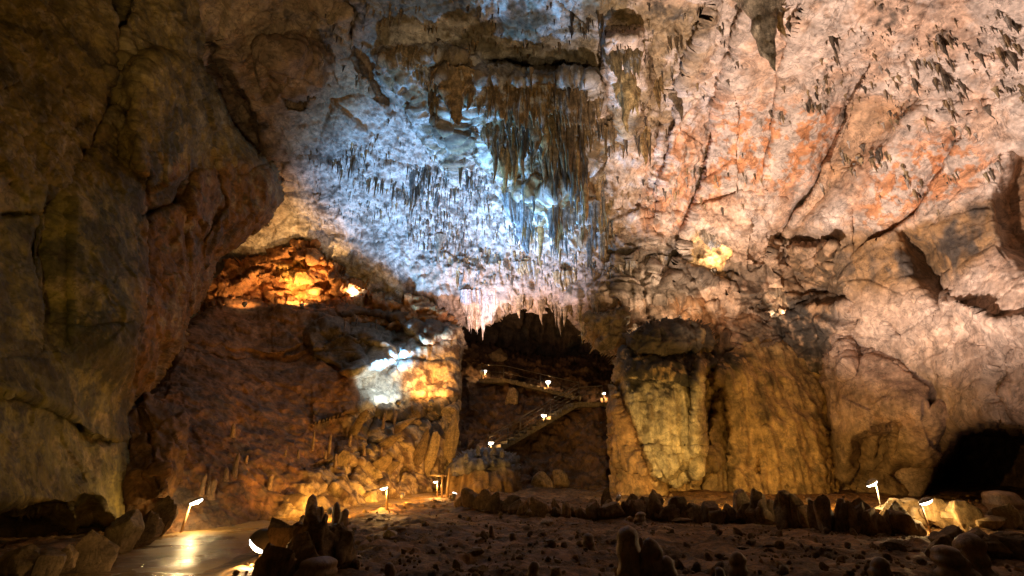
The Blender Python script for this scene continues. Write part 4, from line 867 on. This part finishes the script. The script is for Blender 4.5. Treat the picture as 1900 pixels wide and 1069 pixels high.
for x, y, w_, h_, lab, tp in [(590,1086,60,42,'wide pale domed stalagmite stub at the bottom edge',.1),(720,1082,20,32,'small pale stalagmite stub at the bottom edge',.2),(1176,1082,44,78,'tall rounded stalagmite of the foreground trio',.3),(1208,1086,46,66,'middle stalagmite of the foreground trio, leaning on the tall one',.45),(1245,1086,36,44,'low right stalagmite of the foreground trio',.5),(1193,1075,14,56,'thin stalagmite wedged inside the foreground trio',.3),
    (1095,1020,20,28,'small knobbed stalagmite standing alone on the rubble floor',.2),(1372,1084,28,42,'egg shaped stalagmite at the bottom edge right of the trio',.2),(1340,1082,18,26,'tiny stalagmite beside the egg shaped one',.2),(1815,1076,52,64,'large round topped stalagmite at lower right',.3),(1775,1086,54,48,'squat stalagmite left of the large round topped one',.3),(1640,1088,30,32,'glossy knob stalagmite near the bottom edge at right',.2),(1872,972,52,50,'big pale dome behind the right kerb',.05),(990,1090,20,32,'small brown stub at the bottom edge left of the trio',.2),(912,1000,10,20,'tiny dark stub on the rubble floor',.3),(1190,975,17,18,'dark stub behind the foreground trio',.1),(952,1006,12,16,'little round knob on the rubble floor',.1)]:
    stalagmite(x, y, w_, h_, lab, 'stalagmite', taper=tp)
for x, y, w_, h_ in [(376,915,12,38),(388,915,10,26),(396,918,16,34),(416,892,11,22),(432,888,12,44),(425,815,12,24),(453,862,8,14),(583,830,6,36),(612,838,8,34),(606,850,8,20),(648,808,6,22),(690,770,10,28),(705,765,8,18),(705,800,8,30),(552,850,8,16),(525,850,6,12),(618,870,8,24),(646,830,8,22),(675,850,8,20),(728,800,8,26),(700,860,8,22),(500,905,14,26),(650,600,5,24),(662,605,5,22),(696,612,5,22),(640,612,4,16)]:
    stalagmite(x, y, w_*.75, h_*.85, 'pale finger of a stalagmite standing on the brown mound', 'stalagmite', 'stalagmites on the brown mound', MOUND, .35)
for x, y, w_, h_ in [(886,846,11,16),(902,848,11,12),(914,848,12,14),(868,862,12,14),(930,852,10,12),(850,880,12,14)]:
    stalagmite(x, y, w_, h_, 'grey stalagmite knob on top of the rock stump', 'grey_rock', 'grey knobs on the rock stump', STUMP, .5)
for x, y, w_, h_, tl_, lab in [(655,800,26,60,.5,'tall amber slab leaning right on the mound foot'),(700,830,20,56,.9,'thin amber slab lying steeply above the lone path lamp'),(725,800,18,60,1.0,'long slanted slab below the white floodlight'),(748,786,18,52,1.1,'slanted slab right of the long slanted one'),(690,868,22,52,.9,'lowest slanted slab on the mound foot'),(715,880,18,44,.8,'small slab right of the lowest slanted one'),(790,860,24,90,.25,'tall narrow amber slab left of the first steps'),(826,850,26,110,.22,'tallest amber slab right against the first steps'),(770,850,20,70,.35,'dark slab between the amber ones'),(815,775,30,36,.6,'dark wedge on the mound right shoulder'),(765,765,34,26,.9,'dark block under the white floodlight'),(625,860,34,56,.5,'broad amber slab at the middle of the mound foot')]:
    b_ = Vector(MOUND.at(x, y)[0]); o = stone('slanted_rock', x, y, w_*.8, h_*.72, lab, 'slanted rock', 'stone_pale' if 'amber' in lab and x > 780 else 'stone', base=b_-Vector((0, .1, .25)), blocky=.6, taper=.3, depth=.6); o.rotation_euler = (0, tl_, random.uniform(-.2, .2))
# loose boulders on the inner slope
for x, y, w_, h_, lab in [(948,752,26,30,'isolated upright boulder on the slope between the stair flights'),(1010,905,36,26,'boulder lying near the foot of the inner slope'),(845,835,22,18,'rounded boulder on the slope above the stump'),(1035,900,30,22,'flat boulder beside the slope foot boulder'),(922,672,30,24,'pale boulder beside the upper landing')]:
    b_ = Vector(INNER.at(x, y)[0]); stone('boulder', x, y, w_, h_, lab, 'boulder', base=b_-Vector((0, 0, .2)))
# rubble of the floor: larger pieces are things, the small ones one mass
r_ = random.Random(12)
cnt = 0
while cnt < 70:
    x = r_.uniform(620, 1800); y = r_.uniform(965, 1075)
    if y < 950+abs(x-900)*.03: continue
    stone('floor_rock', x, y, 8+24*r_.random()**2, 4+10*r_.random()**2, 'loose brown rock lying on the rubble floor', 'rock', r_.choice(['stone', 'stone_pale']), 'loose rocks on the rubble floor', r_.uniform(.1, .6), 0, r_.uniform(.1, .4)); cnt += 1
parts = []
protos = [stone_mesh(1, .8, .7, 300+i, .4, nu=8, nv=6) for i in range(12)]
for i in range(4500):
    yy = 8.5+18*r_.random()**1.3; xx = r_.uniform(-.55, 1.15)*yy
    if float(path_dist(np.array(xx), np.array(yy))) < .5: continue
    if float(fbm(np.array([xx, yy, 0.]), 1.6, 2, 91)) < r_.uniform(-.5, .35): continue
    pv, fs = protos[i % 12]; s_ = r_.uniform(.03, .11)*(1+(r_.random() < .08)*1.6)
    parts.append((rotz(pv, r_.uniform(0, 6.28))*s_+np.array([xx, yy, float(gz(xx, yy))+.0]), fs, np.array((.26, .15, .06))*r_.uniform(.6, 1.5)))
pv, fs, cs = join(parts); o = mesh_np('rubble', pv, fs, 'ground', cs); tag(o, 'small stones and pebbles strewn over the cave floor', 'rubble', kind='stuff')

# ------------------------------------------------------------------ tubes, boxes
def tube(a, b_, r, n=8, r2=None):
    a = Vector(a); b_ = Vector(b_); d = (b_-a).normalized(); u = d.orthogonal().normalized(); w_ = d.cross(u); r2 = r if r2 is None else r2
    p = [a+(u*math.cos(2*math.pi*i/n)+w_*math.sin(2*math.pi*i/n))*r for i in range(n)]+[b_+(u*math.cos(2*math.pi*i/n)+w_*math.sin(2*math.pi*i/n))*r2 for i in range(n)]
    q = np.array([[i, (i+1) % n, n+(i+1) % n, n+i] for i in range(n)])
    caps = [np.array([list(range(n))[::-1]]), np.array([list(range(n, 2*n))])]
    return np.array(p), q, caps
def add(name, shapes, mat, parent=None, smooth=True):
    vs, fl, o_ = [], {}, 0
    for pv, *fs in shapes:
        vs.append(np.asarray(pv))
        for f in fs:
            for g in (f if isinstance(f, list) else [f]): fl.setdefault(g.shape[1], []).append(g+o_)
        o_ += len(pv)
    return mesh_np(name, np.concatenate(vs), [np.concatenate(x_) for x_ in fl.values()], mat, parent=parent, smooth=smooth)
def box(c_, ax, ay, az):
    c_ = np.array(c_, float); ax, ay, az = map(lambda q_: np.array(q_, float)/2, (ax, ay, az))
    p = np.array([c_+i*ax+j*ay+k_*az for i in (-1, 1) for j in (-1, 1) for k_ in (-1, 1)])
    return p, np.array([[0, 1, 3, 2], [4, 6, 7, 5], [0, 4, 5, 1], [2, 3, 7, 6], [0, 2, 6, 4], [1, 5, 7, 3]])
def ellipsoid(c_, rx, ry, rz, half=None, n=14, m=8, Rm=None):
    ph0, ph1 = (-math.pi/2, math.pi/2) if half is None else ((0, math.pi/2) if half == 'top' else (-math.pi/2, 0))
    T, Ph = np.meshgrid(np.linspace(0, 2*math.pi, n, endpoint=False), np.linspace(ph0, ph1, m))
    p = np.stack([rx*np.cos(Ph)*np.cos(T), ry*np.cos(Ph)*np.sin(T), rz*np.sin(Ph)], -1).reshape(-1, 3)
    if Rm is not None: p = p@np.array(Rm.to_3x3()).T
    idx = np.arange(n*m).reshape(m, n); nx = np.roll(idx, -1, 1)
    return p+np.array(c_), np.stack([idx[:-1].ravel(), nx[:-1].ravel(), nx[1:].ravel(), idx[1:].ravel()], -1)

# ------------------------------------------------------------------ path lamps
def path_lamp(base, top_off, head, tilt, yaw, lab, energy, col=AMBER, mount='post', postmat='wood', grp='path lamps', r=.028):
    """base: foot; top_off: vector to the post's top; head: long radius of the lamp head"""
    t = empty('path_lamp', base); tag(t, lab, 'lamp', grp)
    top = Vector(top_off)
    add('post', [tube((0, 0, -.1), top, r, 8, r*.8)], postmat, t)
    Rm = Matrix.Rotation(yaw, 4, 'Z')@Matrix.Rotation(tilt, 4, 'Y')
    c_ = top+Rm@Vector((head*.8, 0, .0))
    hs = add('housing', [ellipsoid(c_, head, head*.55, head*.42, 'top', Rm=Rm), ellipsoid(c_, head*.97, head*.52, head*.37, 'top', Rm=Rm)], 'housing', t)
    add('lens', [ellipsoid(c_-Rm@Vector((0, 0, .006)), head*.93, head*.5, head*.36, 'bottom', Rm=Rm)], 'lens', hs)
    l = light('bulb', 'POINT', Vector(base)+c_+(Rm@Vector((0, 0, -head*.36-.07))), energy, col, size=.06)
    l.parent = t; l.location = c_+(Rm@Vector((0, 0, -head*.36-.07)))
    return t
g = on_ground(334, 990); path_lamp(g, (.13, 0, .78), .20, R(-22), 0, 'curved path lamp on a pale post beside the tall dark kerb stone', 120, (1, .68, .28), r=.04)
g = on_ground(717, 948); path_lamp(g, (-.02, 0, .80), .17, R(14), math.pi, 'path lamp on a short wooden post standing alone at the path edge', 240, AMBER, r=.05)
g = on_ground(811, 923); path_lamp(g+Vector((0, 0, 0)), (0, 0, .78), .13, R(10), math.pi, 'path lamp at the foot of the first steps under the little bench rail', 260, AMBER, r=.04)
g = on_ground(1641, 975); path_lamp(g, (-.03, -.1, 1.25), .22, R(24), math.pi+.2, 'right path lamp tilted down to the right above the tall kerb', 130, (1, .72, .38), postmat='housing', r=.018)
g = on_ground(1729, 992); path_lamp(g, (-.10, 0, .80), .21, R(-18), 0, 'right path lamp tilted up like a spoon beside a pale crusted stone', 120, (1, .66, .26), r=.03)
# the near lamp: cone housing on a bracket over the block
def near_lamp():
    b_ = V(497, 1034, 9.1); t = empty('bracket_lamp', b_); tag(t, 'nearest lamp with conical hood on a bracket above the dark block', 'lamp')
    Rm = Matrix.Rotation(R(35), 4, 'Y')
    add('bracket', [tube((-.02, 0, -.35), (0, 0, .14), .03), tube((0, 0, .14), (-.06, 0, .22), .022), tube((0, 0, .14), (.2, .02, .16), .02)], 'wood', t)
    c_ = Vector((-.13, -.05, .20))
    hs = add('hood', [ellipsoid(c_, .20, .20, .24, 'top', Rm=Rm), ellipsoid(c_, .188, .188, .222, 'top', Rm=Rm)], 'housing', t)
    add('lens', [ellipsoid(c_, .18, .18, .11, 'bottom', Rm=Rm)], 'lens', hs)
    l = light('bulb', 'POINT', b_, 80, (1, .66, .26), size=.06); l.parent = t; l.location = c_+Rm@Vector((0, 0, -.22))
near_lamp()
# lamps among the inner stairs
def stair_lamp(px, py, Y, lab, e, s_=.13, col=(1, .60, .22)):
    b_ = V(px, py, Y)-Vector((0, 0, .55)); t = empty('stair_lamp', b_); tag(t, lab, 'lamp', 'lamps along the stairs')
    add('post', [tube((0, 0, -.4), (0, 0, .52), .025)], 'metal', t)
    hs = add('housing', [ellipsoid((0, 0, .56), s_*1.1, s_*1.1, s_*.7, 'top'), ellipsoid((0, 0, .56), s_*1.05, s_*1.05, s_*.64, 'top')], 'housing', t)
    add('lens', [ellipsoid((0, 0, .55), s_*1.1, s_*1.1, s_*1.1, 'bottom')], 'lens', hs)
    l = light('bulb', 'POINT', b_, e, col, size=.05); l.parent = t; l.location = (0, -.05, .55-s_*1.1-.08)
stair_lamp(911, 821, 33.2, 'round stair lamp just above the rock stump', 60, .15)
stair_lamp(1009, 770, 34.4, 'round stair lamp halfway up the lower flight', 75, .15)
stair_lamp(1017, 708, 37.6, 'round stair lamp on the upper flight beside the long boulder', 65, .16)
stair_lamp(900, 688, 39.0, 'small stair lamp on the top landing at left', 90, .12)
stair_lamp(1120, 729, 36.2, 'small stair lamp at the right end of the middle landing', 90, .11)
# spotlight fixtures hidden on ledges
def on_rock(patch, px, py, off):
    a = Vector(patch.at(px, py)[0]); c_ = Vector((0, 0, CAMZ)); return a+(c_-a).normalized()*off
def spot_fixture(px, py, Y, target, lab, e, col, ang, s_=.16, show=True):
    b_ = V(px, py, Y) if not isinstance(Y, tuple) else Y[1] if Y[0] == 'at' else on_rock(Y[0], px, py, Y[1]); t = empty('floodlight', b_); tag(t, lab, 'floodlight', 'floodlights hidden among the rocks')
    q_ = (Vector(target)-b_).to_track_quat('-Z', 'Y').to_matrix().to_4x4()
    hs = add('housing', [(lambda r_: (r_[0]@np.array(q_.to_3x3()).T, r_[1], r_[2]))(tube((0, 0, .22), (0, 0, 0), s_*.6, 14, s_))], 'housing', t)
    add('lens', [ellipsoid(q_@Vector((0, 0, -.01)), s_*.9, s_*.9, .04, None, Rm=q_)], 'lens', hs)
    l = light('bulb', 'SPOT', b_, e, col, None, ang, .7, .08); l.parent = t; l.matrix_parent_inverse = Matrix(); l.location = q_@Vector((0, 0, -.12)); l.rotation_euler = q_.to_euler()
    return t
spot_fixture(738, 740, (MOUND, 3.2), V(700, 672, 31.6), 'bright white floodlight aimed at the pale rock face of the mound', 620, (.78, .95, 1.0), 84, .14)
spot_fixture(800, 748, (MOUND, 2.4), V(810, 650, 32.2), 'amber floodlight below the mound right shoulder', 2100, (1, .52, .17), 110)
spot_fixture(655, 556, (MOUND, 1.0), V(650, 500, 36), 'orange floodlight behind the spires of the ledge', 420, (1, .62, .28), 140)
spot_fixture(560, 566, (MOUND, 1.2), V(545, 490, 34.5), 'orange floodlight at the foot of the glowing ledge', 2000, (1, .54, .18), 130)
spot_fixture(455, 566, (MOUND, 1.2), V(450, 500, 33), 'dim floodlight at the left end of the glowing ledge', 500, (1, .50, .16), 130)
spot_fixture(820, 588, (MOUND, 1.0), V(830, 540, 36), 'pale floodlight left of the white drapery', 500, (1, .72, .5), 140)
spot_fixture(895, 690, 31.0, V(895, 600, 35), 'pink floodlight under the white drapery', 420, (1, .8, .72), 60)
spot_fixture(1324, 500, (VAULT, 1.1), on_rock(VAULT, 1316, 474, 0), 'bright orange floodlight inside the niche over the terrace', 500, (1, .66, .3), 150)
spot_fixture(1448, 585, (VAULT, .6), on_rock(VAULT, 1438, 555, 0), 'small warm floodlight on the terrace right of the niche', 160, (1, .8, .6), 150)
spot_fixture(1200, 646, (VAULT, .5), V(1150, 620, 31), 'warm floodlight behind the dark boulder', 220, (1, .8, .55), 150)
spot_fixture(1262, 588, 27.4, V(1240, 500, 31), 'added warm fill floodlight on top of the dark boulder', 900, (1, .74, .52), 130, .1)  # added lamp, fills the boulder's shadow on the rock above
def gfix(px, py, up, *a):
    g_ = on_ground(px, py)+Vector((0, 0, up))
    return spot_fixture(0, 0, ('at', g_), *a)
gfix(1505, 952, .45, V(1440, 780, 28.4), 'floodlight behind the kerb aimed at the amber flowstone', 850, (1, .54, .12), 140, .1)
gfix(1370, 952, .35, V(1380, 780, 28.4), 'floodlight behind the pale pointed stone aimed at the amber flowstone', 520, (1, .58, .13), 140, .1)
gfix(1150, 945, .45, V(1240, 760, 27.5), 'floodlight behind the kerb aimed at the pillar front', 1100, (1, .68, .26), 120, .1)
gfix(610, 972, .4, V(640, 850, 25), 'added floodlight at the path aimed at the mound foot', 1000, (1, .52, .10), 130, .1)  # added lamp, stands in for path lamp light on the mound
gfix(842, 942, .5, V(1015, 370, 30), 'added cool floodlight behind the kerb aimed at the hanging curtains', 11000, (.25, .56, 1.0), 30, .1)  # added lamp, lights the curtains blue from the front
gfix(745, 940, .4, V(760, 820, 29), 'added floodlight at the path aimed at the amber wall', 1000, (1, .54, .11), 130, .1)  # added lamp, brightens the wall in place of the path lamps
gfix(284, 980, .5, V(440, 625, 28), 'added floodlight behind the tall dark kerb stone aimed at the brown slope', 1300, (1, .62, .38), 48, .1)  # added lamp to brighten the brown slope

# ------------------------------------------------------------------ stairs and railings
def flight(a, b_, width, n, name, lab, rail=True):
    """stone steps from a (foot, near edge) to b (top, near edge)"""
    a = Vector(a); b_ = Vector(b_); t = empty(name, a); tag(t, lab, 'stairs')
    run = Vector((b_.x-a.x, b_.y-a.y, 0)); rise = b_.z-a.z; side = Vector((-run.y, run.x, 0)).normalized()
    if side.y < 0: side = -side
    sh = []
    for i in range(n):
        c_ = run*((i+.5)/n)+side*width/2+Vector((0, 0, rise*(i+1)/n-.11))
        sh.append(box(c_, run/n*1.06, side*width, (0, 0, .22)))
    add('steps', sh, 'concrete', t, smooth=False)
    d = (b_-a); c_ = d/2-side*.06+Vector((0, 0, -.08)); add('stringer', [box(c_, d*1.02, side*.10, (0, 0, .2))], 'concrete', t, smooth=False)
    return t, side
def railing(pts, lab, h=1.05, posts=None):
    pts = [Vector(p_) for p_ in pts]; t = empty('handrail', pts[0]); tag(t, lab, 'railing'); o0 = pts[0]
    for a, b_ in zip(pts[:-1], pts[1:]):
        add('rail', [tube(a-o0+Vector((0, 0, h)), b_-o0+Vector((0, 0, h)), .032)], 'metal', t)
        add('rail', [tube(a-o0+Vector((0, 0, h*.5)), b_-o0+Vector((0, 0, h*.5)), .025)], 'metal', t)
    for a, b_ in zip(pts[:-1], pts[1:]):
        n = max(1, round((b_-a).length/2.6))
        for i in range(n+1):
            p_ = a.lerp(b_, i/n)-o0; add('post', [tube(p_-Vector((0, 0, .15)), p_+Vector((0, 0, h)), .04)], 'metal', t)
A1, B1 = V(905, 846, 32.6), V(1075, 748, 35.0)
flight(A1, B1, 1.5, 15, 'stone_stairs', 'lower flight of stone steps rising right between the stair lamps')
B2 = V(1124, 744, 35.0)
t = empty('stair_landing', B1); tag(t, 'stone landing at the right turn of the stairs', 'landing'); add('slab', [box((Vector(B2)-Vector(B1))/2+Vector((0, .8, -.18)), (B2.x-B1.x+.3, 0, 0), (0, 1.8, 0), (0, 0, .3))], 'concrete', t, smooth=False)
A3, B3 = V(1075, 738, 36.4), V(935, 704, 38.4)
flight(A3, B3, 1.4, 11, 'stone_stairs', 'upper flight of stone steps rising left to the top landing')
t = empty('stair_landing', B3); tag(t, 'lit top landing at the left end of the stairs', 'landing'); add('slab', [box((-.9, .7, -.1), (2.0, 0, 0), (0, 1.6, 0), (0, 0, .3))], 'concrete', t, smooth=False)
railing([A1, V(942, 827, 33.1), B1, V(1120, 744, 35.0)], 'metal handrail along the near edge of the lower flight')
s_ = Vector((-.4, 1.4, 0)); railing([V(905, 842, 34.0), V(1075, 740, 36.3)], 'metal handrail along the far edge of the lower flight')
railing([A3, B3, V(893, 702, 38.4)], 'metal handrail along the upper flight')
# three steps by the third path lamp, and the little bench rail
flight(V(806, 900, 30.0), V(838, 858, 31.6), 1.6, 6, 'stone_stairs', 'short amber lit steps behind the third path lamp')
def gate_rail():
    g = on_ground(815, 924); t = empty('log_rail', g); tag(t, 'low wooden rail over two posts at the end of the path', 'rail')
    add('beam', [tube((-.45, 0, 1.02), (.30, 0, .98), .04)], 'wood', t)
    add('post', [tube((.12, 0, -.1), (.10, 0, 1.0), .05)], 'wood', t); add('post', [tube((.34, .1, -.1), (.42, .1, 1.35), .07, 8, .05)], 'wood', t)
gate_rail()
